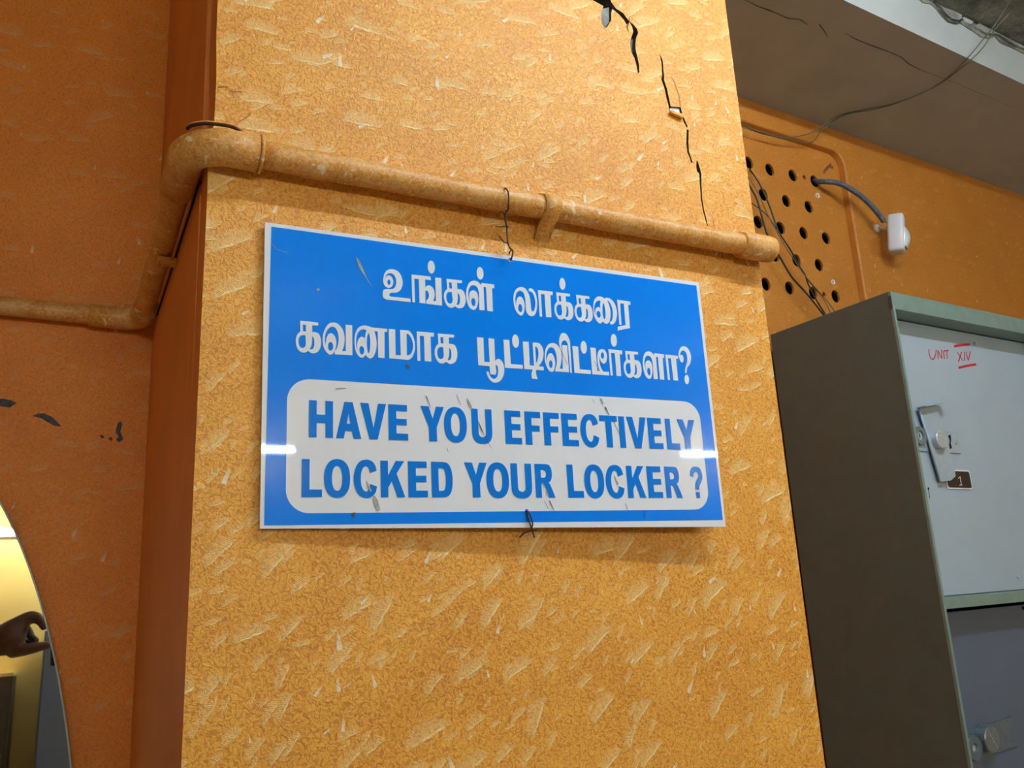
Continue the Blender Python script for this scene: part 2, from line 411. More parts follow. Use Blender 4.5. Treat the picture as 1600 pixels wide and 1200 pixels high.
front = fill2d('front_plaster', [front_loop, crack_a, crack_b, crack_c, crack_d], M_pillar, -.05, 0, 0, core, FP)
# the paint uses world X/Z: bake the frame into the mesh
def bake(o):
    mw = o.matrix_world.copy(); o.data.transform(mw); par = o.parent
    o.parent = None; o.matrix_world = ID
    if par: o.parent = par; o.matrix_parent_inverse = par.matrix_world.inverted()
bpy.context.view_layer.update(); bake(front)
front.data.materials.append(M_crackwall); front.data.materials.append(M_side)
for pg in front.data.polygons:                             # broken plaster darkened for shade inside the crack, paint elsewhere
    if abs(pg.normal.y) < .5:
        cx_ = pg.center.x; pg.material_index = 1 if XL+.02 < cx_ < XR-.01 else (2 if cx_ < XL+.02 else 0)
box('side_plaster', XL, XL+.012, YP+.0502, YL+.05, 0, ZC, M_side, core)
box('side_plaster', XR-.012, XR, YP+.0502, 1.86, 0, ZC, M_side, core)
# lifted plaster flakes and thin hairlines by the crack
fl = crackpx([(1040, 930), (1100, 955), (1150, 962), (1148, 995), (1135, 998), (1085, 975), (1040, 952)])
o = fill2d('plaster_flake', [fl], M_pillar, .001, .006, .001, core, FP); bpy.context.view_layer.update(); bake(o)
fl = crackpx([(1058, 893), (1095, 885), (1138, 897), (1146, 955), (1100, 950), (1062, 935)])
fill2d('bare_plaster', [fl], M_chalk, -.012, -.003, 0, core, FP)
fl = crackpx([(480, 60), (555, 45), (558, 170), (525, 222), (505, 232), (482, 188)])
fill2d('bare_plaster', [fl], M_conc, -.018, -.004, .001, core, FP)
fl = crackpx([(738, 300), (768, 300), (764, 420), (785, 520), (785, 590), (760, 500), (730, 430)])
fill2d('bare_plaster', [fl], M_conc, -.02, -.008, .001, core, FP)
def cpoly(pts, ox, oy, s): return [loc(FP, on_pillar((ox+x/s, oy+y/s))).xy for x, y in pts]
ribbon('hairline_crack', [
    (cpoly([(712, 140), (706, 190), (690, 225), (705, 275)], 850, 0, 5.333), [.0004, .0012, .0016, .0004]),
    (cpoly([(1060, 640), (1085, 690), (1105, 745), (1125, 810), (1135, 890)], 850, 0, 5.333), .0007),
    (cpoly([(720, 135), (760, 180), (800, 215)], 850, 0, 5.333), .0005),
    (cpoly([(820, 1110), (822, 1170)], 950, 150, 4.614), .0009),
    (cpoly([(755, 895), (765, 960)], 950, 150, 4.614), .0007),
    (cpoly([(690, 165), (735, 140), (770, 108)], 200, 150, 4), .0005),
    (cpoly([(0, 545), (55, 545), (90, 575), (150, 575)], 340, 0, 4), .0005),
], M_crack, core, FP, .0006)

# right wall with recessed, pierced vent panel
rec_px = [(1318, 250), (1330, 326), (1341, 390), (1353, 464), (1363, 530), (1375, 600)]
rc = [loc(FW, on_wall(p)).xy for p in rec_px]
top_px = [(1160, 190), (1228, 209), (1264, 221), (1292, 228), (1308, 236)]
tc = [loc(FW, on_wall(p)).xy for p in top_px]
zt = sum(v[1] for v in tc[:3])/3; xr_ = sum(v[0] for v in rc)/len(rc); x0_ = .08; zb_ = EYE.z+.42
hole = roundrect(x0_, xr_, zb_, zt, .045)
wallL = XE-OW.x
wr = fill2d('wall_right', [[(-.0, 0), (wallL, 0), (wallL, ZC), (-.0, ZC)], hole], M_rwall, -.12, 0, .006, None, FW)
wr.data.materials.append(M_rside)
for pg in wr.data.polygons:
    if abs(pg.normal.z) < .9: pg.material_index = 1
structure(wr, 'orange painted wall behind the locker cabinet, colour darkened for its dim light')
hp = [(1203, 265), (1239, 274), (1273, 283), (1193, 304), (1229, 314), (1264, 323), (1185, 347), (1220, 356), (1256, 364), (1291, 372),
      (1211, 399), (1245, 407), (1280, 414), (1197, 444), (1234, 450), (1271, 458), (1306, 463), (1170, 254)]
RP = .022                                                   # recess depth
FWR = face_frame(OW+EYV*RP, EX)
hl = []
for p in hp:
    q = loc(FWR, on_wall(p, RP)).xy; hl.append(ellipse_loop(q[0], q[1], .0175, .0185, 0, 20))
for p, r in (((1257, 277), .007), ((1288, 460), .007)):
    q = loc(FWR, on_wall(p, RP)).xy; hl.append(ellipse_loop(q[0], q[1], r, r, 0, 12))
vent = fill2d('vent_panel', [[(x0_-.03, zb_-.03), (xr_+.03, zb_-.03), (xr_+.03, zt+.03), (x0_-.03, zt+.03)]]+hl, M_rwall, -.009, 0, .001, wr, FWR)
vent['label'] = 'orange painted vent panel pierced with rows of round holes'
box('vent_dark_sheet', x0_-.03, xr_+.03, .10, .105, zb_-.03, zt+.03, M_black, wr, MW)  # black sheet painted in for the darkness behind the holes
for p in ((1277, 306), (1301, 441)):
    q = wpx(p, RP)
    lathe('wall_plug', [(0, -.003), (.004, -.003), (.0042, .002), (.0075, .003), (.008, -.001)], M_plug, wr, FWR @ Matrix.Translation((q.x, q.z, 0)), 16)
bl = [loc(FWR, on_wall((1120+x/5, 150+y/5), RP)).xy for x, y in ((830, 590), (860, 545), (890, 525), (895, 545), (912, 552), (905, 572), (880, 560), (850, 590), (838, 610))]
fill2d('paint_chip', [bl], M_rust, 0, .0006, 0, wr, FWR)
# ceiling beam
yb0 = -.404
bm_ = box('ceiling_beam', -.0, wallL, yb0, 0.0, ZS, ZC, M_white, None, MW)
structure(bm_, 'white-washed beam with a shaded underside above the vent wall')
FS = frame(OW+EZ*ZS, EX, -EYV, -EZ)                        # soffit, seen from below
def on_soffit(p): return loc(FS, hit(p, Vector((0, 0, ZS)), EZ)).xy
def sof(pts): return [on_soffit((1200+x/4, y/4)) for x, y in pts]
ribbon('hairline_crack', [
    (sof([(-160, -10), (-60, 40), (0, 60), (60, 85), (130, 115), (200, 120), (250, 155)]), [.001, .002, .003, .0015, .0025, .002, .001]),
    (sof([(320, 150), (350, 190), (375, 235)]), [.002, .002, .0008]),
    (sof([(480, 205), (540, 240), (600, 265), (680, 295), (760, 325), (830, 355), (880, 398), (950, 435)]), [.0008, .002, .0022, .0025, .002, .0018, .002, .0015]),
    (sof([(950, 435), (1060, 475), (1180, 520), (1300, 575), (1420, 620), (1540, 675)]), [.0012, .0009, .0007, .0008, .0006, .0005]),
], M_crack, bm_, FS, .0006)
# remaining plaster skin on the slab next to the beam, with a broken edge
FC = frame(OW+EZ*ZC, EX, -EYV, -EZ)
def on_ceil(p): return loc(FC, hit(p, Vector((0, 0, ZC)), EZ)).xy
rag = [on_ceil((1200+x/4, y/4)) for x, y in ((930, -60), (1000, 10), (1040, 50), (1080, 100), (1130, 150), (1190, 140), (1210, 180), (1260, 210), (1320, 240), (1400, 225), (1450, 270), (1520, 300), (1600, 335), (1700, 370))]
base = -yb0
pl = [(rag[0][0]-.5, base)] + [(rag[0][0]-.5, rag[0][1])] + [tuple(v) for v in rag] + [(wallL-.02, rag[-1][1]+.05), (wallL-.02, base)]
sk = fill2d('ceiling_plaster', [pl], M_white, -.0, .012, .001, bpy.data.objects['ceiling'], FC)
bare = [(rag[0][0]-.08, rag[0][1]-.02)]+[(v[0], v[1]-.03) for v in rag]+[(rag[-1][0]+.3, rag[-1][1]+.1), (rag[-1][0]+.5, rag[-1][1]+.5), (rag[-1][0]-.1, rag[-1][1]+.62), (rag[0][0]+.3, rag[0][1]+.6), (rag[0][0]-.1, rag[0][1]+.4)]
fill2d('bare_slab', [bare], M_slab, 0, .003, 0, bpy.data.objects['ceiling'], FC)

# plaster fallen off the upper face of the beam
FB = face_frame(OW+EYV*yb0, EX)
def on_beam(x, y): q = loc(FB, on_wall((1400+x/8, y/8), yb0)).xy; return (q[0], min(q[1], ZC-.002))
edge = [(250, -40), (330, 40), (430, 55), (490, 110), (560, 200), (640, 280), (730, 300), (790, 290), (880, 350), (960, 400), (1060, 470), (1160, 490), (1230, 460), (1300, 540), (1440, 600), (1600, 680), (1720, 730)]
el_ = [on_beam(*p) for p in edge]
dm = fill2d('damaged_render', [el_+[(el_[-1][0]+.12, ZC-.03), (el_[-1][0]+.2, ZC-.001), (el_[0][0]-.02, ZC-.001)]], M_slab, 0, .0025, 0, bm_, FB)
for pts, mt, h in (([(450, 40), (560, 110), (700, 130), (790, 190), (780, 270), (700, 270), (600, 210), (520, 140)], M_conc, .008),
                   ([(830, 170), (930, 190), (935, 240), (920, 320), (850, 290), (815, 230)], M_white, .006),
                   ([(990, 250), (1100, 290), (1230, 340), (1380, 400), (1520, 470), (1640, 520), (1640, 660), (1440, 580), (1250, 450), (1100, 440), (950, 350)], M_conc, .010)):
    fill2d('loose_render', [[on_beam(*p) for p in pts]], mt, .001, h, .0008, bm_, FB)
for pts, w in (([(435, 30), (500, 110), (560, 190), (640, 275), (740, 295), (785, 270)], .005), ([(810, 140), (880, 165), (950, 180)], .005), ([(1000, 240), (1110, 290), (1230, 330), (1320, 355), (1460, 425), (1600, 480)], .005)):
    ribbon('render_crack', [([on_beam(*p) for p in pts], w)], M_crack, bm_, FB, .0115)

# ================================================================== SIGN
XS0, XS1 = .165, .766
SP0 = Vector((XS0, YP-.0075, 0)); SP1 = Vector((XS1, YP-.0300, 0))
sx = (SP1-SP0).normalized()
FSG = face_frame(SP0, sx)                                   # local x along the sign, y up, z out
def on_sign(p): return loc(FSG, hit(p, SP0, sx.cross(EZ))).xy
cs_ = [on_sign(p) for p in ((414, 347), (1092, 441), (1134, 823), (406, 826))]
u0 = (cs_[0][0]+cs_[3][0])/2; u1 = (cs_[1][0]+cs_[2][0])/2; v1 = (cs_[0][1]+cs_[1][1])/2; v0 = (cs_[2][1]+cs_[3][1])/2
print('SIGN', [tuple(round(v, 4) for v in c) for c in cs_])
corner = [tuple(c) for c in (cs_[3], cs_[2], cs_[1], cs_[0])]
sign = thing('hanging_sign', 'white bordered blue sign asking in two scripts about locking your locker', 'sign', mw=Matrix.Translation(FSG @ Vector(((u0+u1)/2, v0, 0))))
hole_top = on_sign((797.5, 406)); hole_bot = on_sign((823, 799))
def pip(c, r): return ellipse_loop(c[0], c[1], r, r, 0, 14)
fill2d('board', [corner, pip(hole_top, .0028), pip(hole_bot, .0026)], M_signback, -.0045, -.0004, .0004, sign, FSG)
fill2d('white_film', [corner, pip(hole_top, .0028), pip(hole_bot, .0026)], M_signwhite, -.0004, 0, 0, sign, FSG)
bc = [tuple(on_sign(p)) for p in ((412.5, 821), (1129.3, 812.5), (1088, 446.3), (424, 354.2))]
panel_pts = []
pc = [on_sign(p) for p in ((447.5, 700), (1103, 730), (560, 599), (600, 799))]
pl_, pr_, pt_, pb_ = pc[0][0], on_sign((1101.5, 722))[0], on_sign((800, 611))[1], on_sign((800, 799))[1]
rr = roundrect(pl_, pr_, pb_, pt_, .024, 10)
fill2d('blue_field', [bc, rr, pip(hole_top, .0028), pip(hole_bot, .0026)], M_signblue, 0, .00025, 0, sign, FSG)

def glyph(ox, oy, pts, s=13.333):
    out = []
    for p in pts:
        q = on_sign((ox+p[0]/s, oy+p[1]/s)); out.append((q[0], q[1], 1) if len(p) > 2 else (q[0], q[1]))
    return loop_spline(out, 4)
def dot(ox, oy, cx, cy, rx, ry, s=13.333):
    return glyph(ox, oy, [(cx+rx*math.cos(a)+(ry*math.sin(a))*.06, cy+ry*math.sin(a)) for a in (2*math.pi*k/10 for k in range(10))], s)
c = 1
KA = [[(185,150,c),(560,190,c),(560,250,c),(435,245,c),(435,385,c),(500,392),(560,415),(600,480),(618,570),(612,680),(575,770),(520,815),(450,830),(390,808),(352,778,c),(300,808),(250,815),(180,790),(125,720),(98,630),(95,540),(115,460),(150,410),(188,375,c)],
      [(240,232,c),(305,235,c),(305,375,c),(242,370,c)],
      [(295,455,c),(220,452),(170,490),(150,560),(155,640),(190,705),(240,720),(285,690),(302,630),(300,560)],
      [(435,470,c),(470,520),(482,590),(475,680),(450,735),(420,750),(382,742,c),(410,690),(428,610)]]
LLA = [[(640,640),(660,520),(710,425),(790,385),(870,400),(930,450),(955,485,c),(962,432,c),(1225,465,c),(1225,545,c),(1180,538,c),(1198,1025,c),(1082,1012,c),(1055,520,c),(1002,515,c),(1025,1003,c),(915,995,c),(908,680),(890,560),(850,500),(790,478),(730,500),(695,570),(685,650),(695,740),(725,865,c),(712,760),(706,690),(725,620),(780,585),(840,605),(880,670),(893,760),(885,860),(850,960),(800,992),(730,960),(680,880),(650,770)],
       [(745,820),(760,765),(790,745),(820,770),(837,830),(830,890),(800,917),(765,890)]]
def affine(src, dst):
    (x1, y1), (x2, y2), (x3, y3) = src
    d = (x2-x1)*(y3-y1)-(x3-x1)*(y2-y1)
    def f(x, y):
        a = ((x-x1)*(y3-y1)-(x3-x1)*(y-y1))/d; b = ((x2-x1)*(y-y1)-(x-x1)*(y2-y1))/d
        return (dst[0][0]+a*(dst[1][0]-dst[0][0])+b*(dst[2][0]-dst[0][0]), dst[0][1]+a*(dst[1][1]-dst[0][1])+b*(dst[2][1]-dst[0][1]))
    return f
def replica(loops, src, ox, oy, dst):
    f = affine(src, dst); return [glyph(ox, oy, [f(p[0], p[1])+tuple(p[2:]) for p in lp]) for lp in loops]
KS = [(185,150),(560,190),(450,830)]
LS = [(962,432),(1225,465),(1198,1025)]
L1, L2 = [], []
A_ = (590, 400)
L1 += [glyph(*A_, [(115,480),(140,370),(200,300),(290,278),(400,310),(480,400),(520,545),(500,660),(450,735),(370,768),(275,772),(243,800),(248,835),(285,852,c),(680,890,c),(686,965,c),(180,910,c),(120,870),(103,800),(112,730),(150,697),(220,690),(310,690),(360,650),(384,560),(375,470),(340,400),(280,362),(220,365),(170,410),(148,490,c),(175,435),(220,408),(280,430),(315,490),(322,560),(300,630),(240,668),(180,650),(135,600),(115,540)]),
       glyph(*A_, [(200,545),(215,500),(238,492),(262,520),(268,555),(255,595),(232,605),(210,585)]),
       glyph(*A_, [(703,388,c),(1098,432,c),(1108,508,c),(985,490,c),(990,660,c),(1020,628),(1060,615),(1120,640),(1165,700),(1187,790),(1175,880),(1150,942,c),(1213,942,c),(1196,452,c),(1322,462,c),(1340,1038,c),(1010,998,c),(1010,930,c),(1050,895),(1068,840),(1065,790),(1045,740),(1015,722),(990,735,c),(992,995,c),(872,980,c),(855,482,c),(760,475,c),(775,970,c),(722,966,c)]),
       dot(*A_, 1115, 235, 74, 134)]
B_ = (680, 410)
L1 += replica(KA, KS, *B_, [(230,345),(552,380),(500,962)])
L1 += [glyph(*B_, lp) for lp in LLA] + [dot(*B_, 932, 230, 70, 130)]
C_ = (795, 425)
L1 += [glyph(*C_, [(92,560),(105,450),(150,360),(240,315),(320,335),(385,410),(430,520),(450,650),(458,760),(475,810),(500,828),(530,790),(548,690),(545,600),(520,490),(480,430),(455,412),(425,412,c),(412,370),(430,345),(465,345),(510,380),(560,470),(585,600),(585,730),(560,850),(520,910),(460,922),(400,890),(365,830),(350,750),(345,640),(335,540),(310,450),(265,405),(215,395),(165,430),(138,500),(132,580),(140,680),(170,775,c),(152,700),(150,630),(175,550),(220,512),(275,540),(310,610),(328,700),(320,800),(295,880),(250,910),(190,870),(135,790),(105,690)]),
       glyph(*C_, [(188,760),(205,690),(232,668),(262,695),(278,760),(268,820),(238,842),(205,815)]),
       glyph(*C_, [(602,378,c),(912,415,c),(908,490,c),(862,483,c),(885,948,c),(772,940,c),(740,465,c),(665,460,c),(690,930,c),(640,930,c)]),
       dot(*C_, 1112, 250, 61, 124)]
L1 += replica(KA, KS, *C_, [(985,425),(1268,460),(1230,1007)])
D_ = (890, 435)
L1 += replica(KA, KS, *D_, [(132,345),(403,378),(375,915)])
L1 += [glyph(*D_, [(488,600),(500,490),(540,410),(600,378),(660,385),(720,420,c),(770,405),(840,425),(910,490),(960,590),(982,700),(978,800),(955,890),(915,945),(870,962),(842,950,c),(838,900,c),(870,890),(890,840),(898,740),(888,640),(860,560),(820,490),(775,465,c),(820,560),(845,680),(848,800),(820,910),(770,948),(720,930),(688,895,c),(670,920),(630,942),(570,900),(520,810),(495,710)]),
       glyph(*D_, [(640,470,c),(590,465),(540,500),(512,570),(508,650),(525,740),(560,830,c),(535,760),(530,690),(545,630),(580,600),(615,605),(638,630,c),(632,560)]),
       glyph(*D_, [(555,740),(570,695),(595,680),(625,700),(642,750),(635,800),(608,827),(575,800)]),
       glyph(*D_, [(695,505,c),(680,580),(680,690),(690,790),(720,857),(740,820),(745,740),(735,640),(715,550)]),
       glyph(*D_, [(985,448,c),(1258,485,c),(1265,555,c),(1215,548,c),(1252,1040,c),(1040,1080),(1002,1105,c),(998,1010,c),(1160,978,c),(1125,530,c),(1048,520,c),(1075,970,c),(1035,970,c)])]
E_ = (455, 490)
L2 += [glyph(*E_, lp) for lp in KA]
L2 += [glyph(*E_, [(650,540),(670,410),(720,290),(790,210),(870,188),(960,210),(1040,290),(1090,390),(1110,500),(1105,620),(1085,710),(1055,785,c),(1135,787,c),(1132,235,c),(1268,245,c),(1272,872,c),(905,850,c),(905,778,c),(940,740),(970,660),(985,560),(980,450),(950,350),(910,295),(850,275),(790,300),(735,370),(705,460),(698,560),(715,670,c),(720,600),(730,520),(770,440),(820,412),(880,440),(920,510),(938,600),(928,700),(897,790),(860,840),(805,858),(745,820),(690,740),(660,640)]),
       glyph(*E_, [(762,690),(775,620),(812,595),(850,610),(872,670),(865,730),(835,770),(800,775),(775,745)])]
F_ = (545, 490)
L2 += [glyph(*F_, [(115,590),(125,450),(170,330),(240,270),(320,252),(400,262),(470,290,c),(795,322,c),(795,385,c),(740,380,c),(742,930,c),(610,918,c),(600,375,c),(528,368,c),(560,480),(578,620),(565,760),(520,880),(460,935),(400,918),(345,860,c),(310,905),(265,922),(200,885),(150,800),(125,700)]),
       glyph(*F_, [(370,350,c),(310,328),(245,345),(190,400),(160,480),(150,570),(155,680),(190,800,c),(175,720),(172,640),(195,550),(245,490),(300,495),(332,520,c),(345,430)]),
       glyph(*F_, [(215,760),(230,700),(265,678),(300,705),(318,765),(305,830),(270,858),(235,830)]),
       glyph(*F_, [(408,400,c),(380,480),(372,600),(378,720),(400,820),(418,820),(440,730),(445,600),(435,480)]),
       glyph(*F_, [(828,322,c),(962,332,c),(972,870,c),(1080,875,c),(1065,342,c),(1200,350,c),(1260,368),(1320,443),(1360,553),(1378,673),(1365,793),(1320,903),(1260,958),(1220,965),(1140,958,c),(842,935,c)]),
       glyph(*F_, [(1200,422,c),(1225,425),(1250,443),(1300,518),(1330,613),(1333,703),(1315,793),(1270,858),(1205,880,c)])]
G_ = (635, 500)
L2 += [glyph(*G_, [(212,240,c),(572,272,c),(565,352,c),(500,347,c),(515,870,c),(380,858,c),(362,335,c),(275,330,c),(288,855,c),(228,850,c)])]
L2 += replica(KA, KS, *G_, [(652,283),(988,312),(915,918)])
H_ = (740, 515)
L2 += [glyph(*H_, [(65,160,c),(200,172,c),(218,675,c),(330,680,c),(305,182,c),(425,195,c),(445,665,c),(475,625),(520,612),(575,650),(620,730),(637,840),(620,950),(570,1050),(510,1095),(450,1108),(390,1090),(330,1040),(285,960),(265,880,c),(308,875,c),(330,950),(375,1010),(425,1028),(475,1000),(500,940),(508,860),(500,790),(480,745),(450,742,c),(468,870),(452,945,c),(345,930,c),(330,765,c),(95,742,c)]),
       glyph(*H_, [(620,212,c),(740,220,c),(770,720,c),(1020,740,c),(1022,820,c),(650,798,c)]), dot(*H_, 870, 243, 70, 138)]
I_ = (810, 515)
L2 += [glyph(*I_, [(88,250,c),(210,258,c),(232,748,c),(320,755,c),(293,272,c),(400,280),(460,320),(505,400),(520,500),(505,610),(465,700),(412,768,c),(522,778,c),(522,852,c),(362,842,c),(362,920),(398,1032,c),(282,1022,c),(268,950),(275,890),(298,835,c),(120,822,c)]),
       glyph(*I_, [(345,355,c),(385,375),(410,440),(415,530),(400,620),(365,715,c)]),
       glyph(*I_, [(543,540),(555,440),(590,350),(640,300),(710,283),(780,305),(840,360),(880,430),(895,540),(890,660),(875,740),(855,815,c),(922,822,c),(912,470,c),(905,322,c),(1012,332,c),(1050,892,c),(760,872,c),(768,815,c),(785,760),(797,680),(795,590),(780,500),(750,420),(710,378),(665,372),(620,400),(585,470),(572,560),(578,650),(595,745,c),(588,660),(590,600),(615,530),(655,495),(700,510),(740,580),(760,680),(755,780),(730,860),(685,882),(630,850),(580,760),(550,650)]),
       glyph(*I_, [(632,720),(645,660),(668,643),(695,665),(710,720),(700,780),(675,803),(645,780)]),
       glyph(*I_, [(903,455,c),(865,380),(845,290),(850,180),(885,95),(935,75),(990,95),(1040,170),(1070,260),(1078,400),(1110,905,c),(1075,902,c),(1035,400),(1020,300),(990,245),(945,228),(905,260),(888,320),(898,400,c)])]
J_ = (890, 515)
L2 += [glyph(*J_, [(55,345,c),(172,355,c),(205,828,c),(437,850,c),(437,930,c),(98,902,c)]), dot(*J_, 290, 372, 64, 133),
       glyph(*J_, [(427,375,c),(537,388,c),(570,862,c),(632,866,c),(595,760),(575,640),(575,540),(600,450),(660,408),(720,425),(760,490),(775,570),(765,650),(735,700),(700,708),(660,680),(628,620),(612,560,c),(618,680),(645,790),(695,880,c),(818,885,c),(818,958,c),(468,930,c)]),
       glyph(*J_, [(645,545),(660,490),(680,475),(705,505),(715,550),(705,590),(683,612),(658,590)]),
       glyph(*J_, [(805,410,c),(1090,440,c),(1090,520,c),(1040,515,c),(1070,975,c),(975,965,c),(935,492,c),(857,490,c),(895,960,c),(850,955,c)]), dot(*J_, 917, 225, 63, 132)]
K_ = (960, 525)
L2 += replica(KA, KS, *K_, [(220,312),(485,335),(460,882)])
L2 += replica(LLA, LS, *K_, [(825,362),(1030,385),(1035,915)])
M_ = (1000, 530)
L2 += [glyph(*M_, [(522,322,c),(790,350,c),(788,415,c),(745,410,c),(790,865,c),(693,855,c),(640,402,c),(575,398,c),(620,852,c),(575,848,c)]),
       glyph(*M_, [(800,320),(812,240),(850,170),(905,150),(965,170),(1020,240),(1055,340),(1055,440),(1035,520),(1000,565),(975,610),(965,710,c),(935,705,c),(935,630),(955,550),(975,480),(980,400),(965,310),(935,255),(890,235),(850,260),(832,310),(832,355,c),(850,328),(880,340),(900,390),(900,450),(875,487),(840,460),(815,400)]),
       dot(*M_, 970, 842, 46, 98)]
def lettering(loops, mat):
    """one raised vinyl shape per outline set; kept together as one printed line"""
    def inside(p, lp):
        r = False
        for a, b in zip(lp, lp[1:]+lp[:1]):
            if (a[1] > p[1]) != (b[1] > p[1]) and p[0] < (b[0]-a[0])*(p[1]-a[1])/(b[1]-a[1])+a[0]: r = not r
        return r
    outs = [lp for lp in loops if not any(inside(lp[0], q) for q in loops if q is not lp)]
    for lp in outs:
        fill2d('letter', [lp]+[q for q in loops if q is not lp and inside(q[0], lp)], mat, .0002, .0006, 0, sign, FSG)
lettering(L1, M_signwhite)
lettering(L2, M_signwhite)

# English lines: unit glyphs (0..1) stretched over measured boxes
def bar(*p): return [(x, y, 1) for x, y in p]
def ring(x0, x1, y0, y1, k=.62):
    cx, cy, rx, ry = (x0+x1)/2, (y0+y1)/2, (x1-x0)/2, (y1-y0)/2; out = []
    for i in range(16):
        a = 2*math.pi*i/16; ca, sa = math.cos(a), math.sin(a)
        out.append((cx+rx*math.copysign(abs(ca)**.88, ca), cy+ry*math.copysign(abs(sa)**.88, sa)))
    return out
W_ = .315
GL = {
 'H': [bar((0,0),(W_,0),(W_,.39),(1-W_,.39),(1-W_,0),(1,0),(1,1),(1-W_,1),(1-W_,.62),(W_,.62),(W_,1),(0,1))],
 'A': [bar((0,0),(.30,0),(.365,.2),(.635,.2),(.70,0),(1,0),(.665,1),(.335,1)), bar((.43,.40),(.57,.40),(.5,.70))],
 'V': [bar((0,1),(.31,1),(.5,.3),(.69,1),(1,1),(.655,0),(.345,0))],
 'E': [bar((0,0),(1,0),(1,.185),(.40,.185),(.40,.42),(.94,.42),(.94,.60),(.40,.60),(.40,.82),(.97,.82),(.97,1),(0,1))],
 'F': [bar((0,0),(.42,0),(.42,.40),(.92,.40),(.92,.58),(.42,.58),(.42,.82),(1,.82),(1,1),(0,1))],
 'Y': [bar((.335,0),(.665,0),(.665,.40),(1,1),(.66,1),(.5,.64),(.34,1),(0,1),(.335,.40))],
 'O': [ring(0,1,-.02,1.02), ring(.30,.70,.17,.83)],
 'U': [[(0,1,1),(0,.38,1),(.02,.2),(.12,.06),(.3,-.01),(.5,-.025),(.7,-.01),(.88,.06),(.98,.2),(1,.38,1),(1,1,1),(1-W_,1,1),(1-W_,.36,1),(.66,.22),(.5,.165),(.34,.22),(W_,.36,1),(W_,1,1)]],
 'C': [[(.70,.36,1),(.995,.29,1),(.93,.13),(.78,.02),(.55,-.025),(.28,.03),(.09,.2),(0,.49),(.09,.8),(.28,.97),(.55,1.02),(.78,.98),(.92,.87),(.985,.72,1),(.69,.66,1),(.65,.78),(.54,.84),(.40,.79),(.32,.65),(.30,.5),(.32,.33),(.40,.2),(.54,.15),(.65,.22)]],
 'T': [bar((.33,0),(.67,0),(.67,.82),(1,.82),(1,1),(0,1),(0,.82),(.33,.82))],
 'I': [bar((0,0),(1,0),(1,1),(0,1))],
 'L': [bar((0,0),(1,0),(1,.2),(.38,.2),(.38,1),(0,1))],
 'K': [bar((0,0),(.30,0),(.30,.26),(.45,.44),(.68,0),(1,0),(.65,.65),(.98,1),(.62,1),(.30,.60),(.30,1),(0,1))],
 'D': [[(0,0,1),(.5,0,1),(.72,.02),(.87,.1),(.97,.27),(1,.5),(.97,.73),(.87,.9),(.72,.98),(.5,1,1),(0,1,1)], [(.33,.18,1),(.48,.18,1),(.6,.21),(.66,.33),(.68,.5),(.66,.67),(.6,.79),(.48,.82,1),(.33,.82,1)]],
 'R': [[(0,0,1),(.31,0,1),(.31,.40,1),(.36,.40,1),(.46,.37),(.54,.27),(.68,0,1),(1.03,0,1),(.86,.27),(.77,.39),(.70,.445,1),(.84,.52),(.91,.70),(.87,.88),(.75,.98),(.56,1,1),(0,1,1)], [(.31,.59,1),(.48,.59,1),(.57,.63),(.60,.71),(.56,.79),(.46,.82,1),(.31,.82,1)]],
 '?': [[(.34,.27,1),(.62,.27,1),(.66,.36),(.82,.49),(.96,.61),(1,.75),(.92,.92),(.75,1.0),(.5,1.02),(.25,.99),(.08,.88),(0,.71,1),(.27,.68,1),(.33,.79),(.48,.85),(.62,.82),(.68,.74),(.62,.65),(.46,.55),(.37,.44),(.34,.35)], bar((.35,0),(.64,0),(.64,.19),(.35,.19))],
}
def eng(items, tops, bots):
    vt = sum(on_sign(p)[1] for p in tops)/len(tops); vb = sum(on_sign(p)[1] for p in bots)/len(bots)
    tl, tr_ = on_sign(tops[0]), on_sign(tops[-1]); bl_, br_ = on_sign(bots[0]), on_sign(bots[-1]); out = []
    def lerp(a, b, u): return a[1]+(b[1]-a[1])*(u-a[0])/(b[0]-a[0])
    for ch, pa, pb in items:
        a = on_sign(pa)[0]; b = on_sign(pb)[0]
        for lp in GL[ch]:
            q = []
            for p in lp:
                u = a+(b-a)*p[0]; t0 = lerp(bl_, br_, u); t1 = lerp(tl, tr_, u)
                q.append((u, t0+(t1-t0)*p[1])+tuple(p[2:]))
            out.append(loop_spline(q, 4))
    lettering(out, M_signtext)
def q3(x, y): return (400+x/4, 570+y/4)
def q4(x, y): return (750+x/4, 600+y/4)
eng([('H', q3(331,335), q3(481,340)), ('A', q3(500,460), q3(657,463)), ('V', q3(652,240), q3(812,247)), ('E', q3(828,360), q3(950,430)), ('Y', q3(1028,260), q3(1173,265)),
     ('O', q3(1175,375), q3(1317,378)), ('U', q3(1345,290), q3(1470,290)), ('E', q4(156,270), q4(261,330)), ('F', q4(281,270), q4(374,190)), ('F', q4(398,280), q4(490,195)),
     ('E', q4(512,290), q4(617,360)), ('C', q4(627,295), q4(745,340)), ('T', q4(743,200), q4(852,206)), ('I', q4(871,305), q4(906,305)), ('V', q4(912,210), q4(1033,213)),
     ('E', q4(1050,300), q4(1145,380)), ('L', q4(1162,310), q4(1251,395)), ('Y', q4(1228,222), q4(1337,226))],
    [q3(333,221), q4(1335,226)], [q3(329,452), q4(1300,412)])
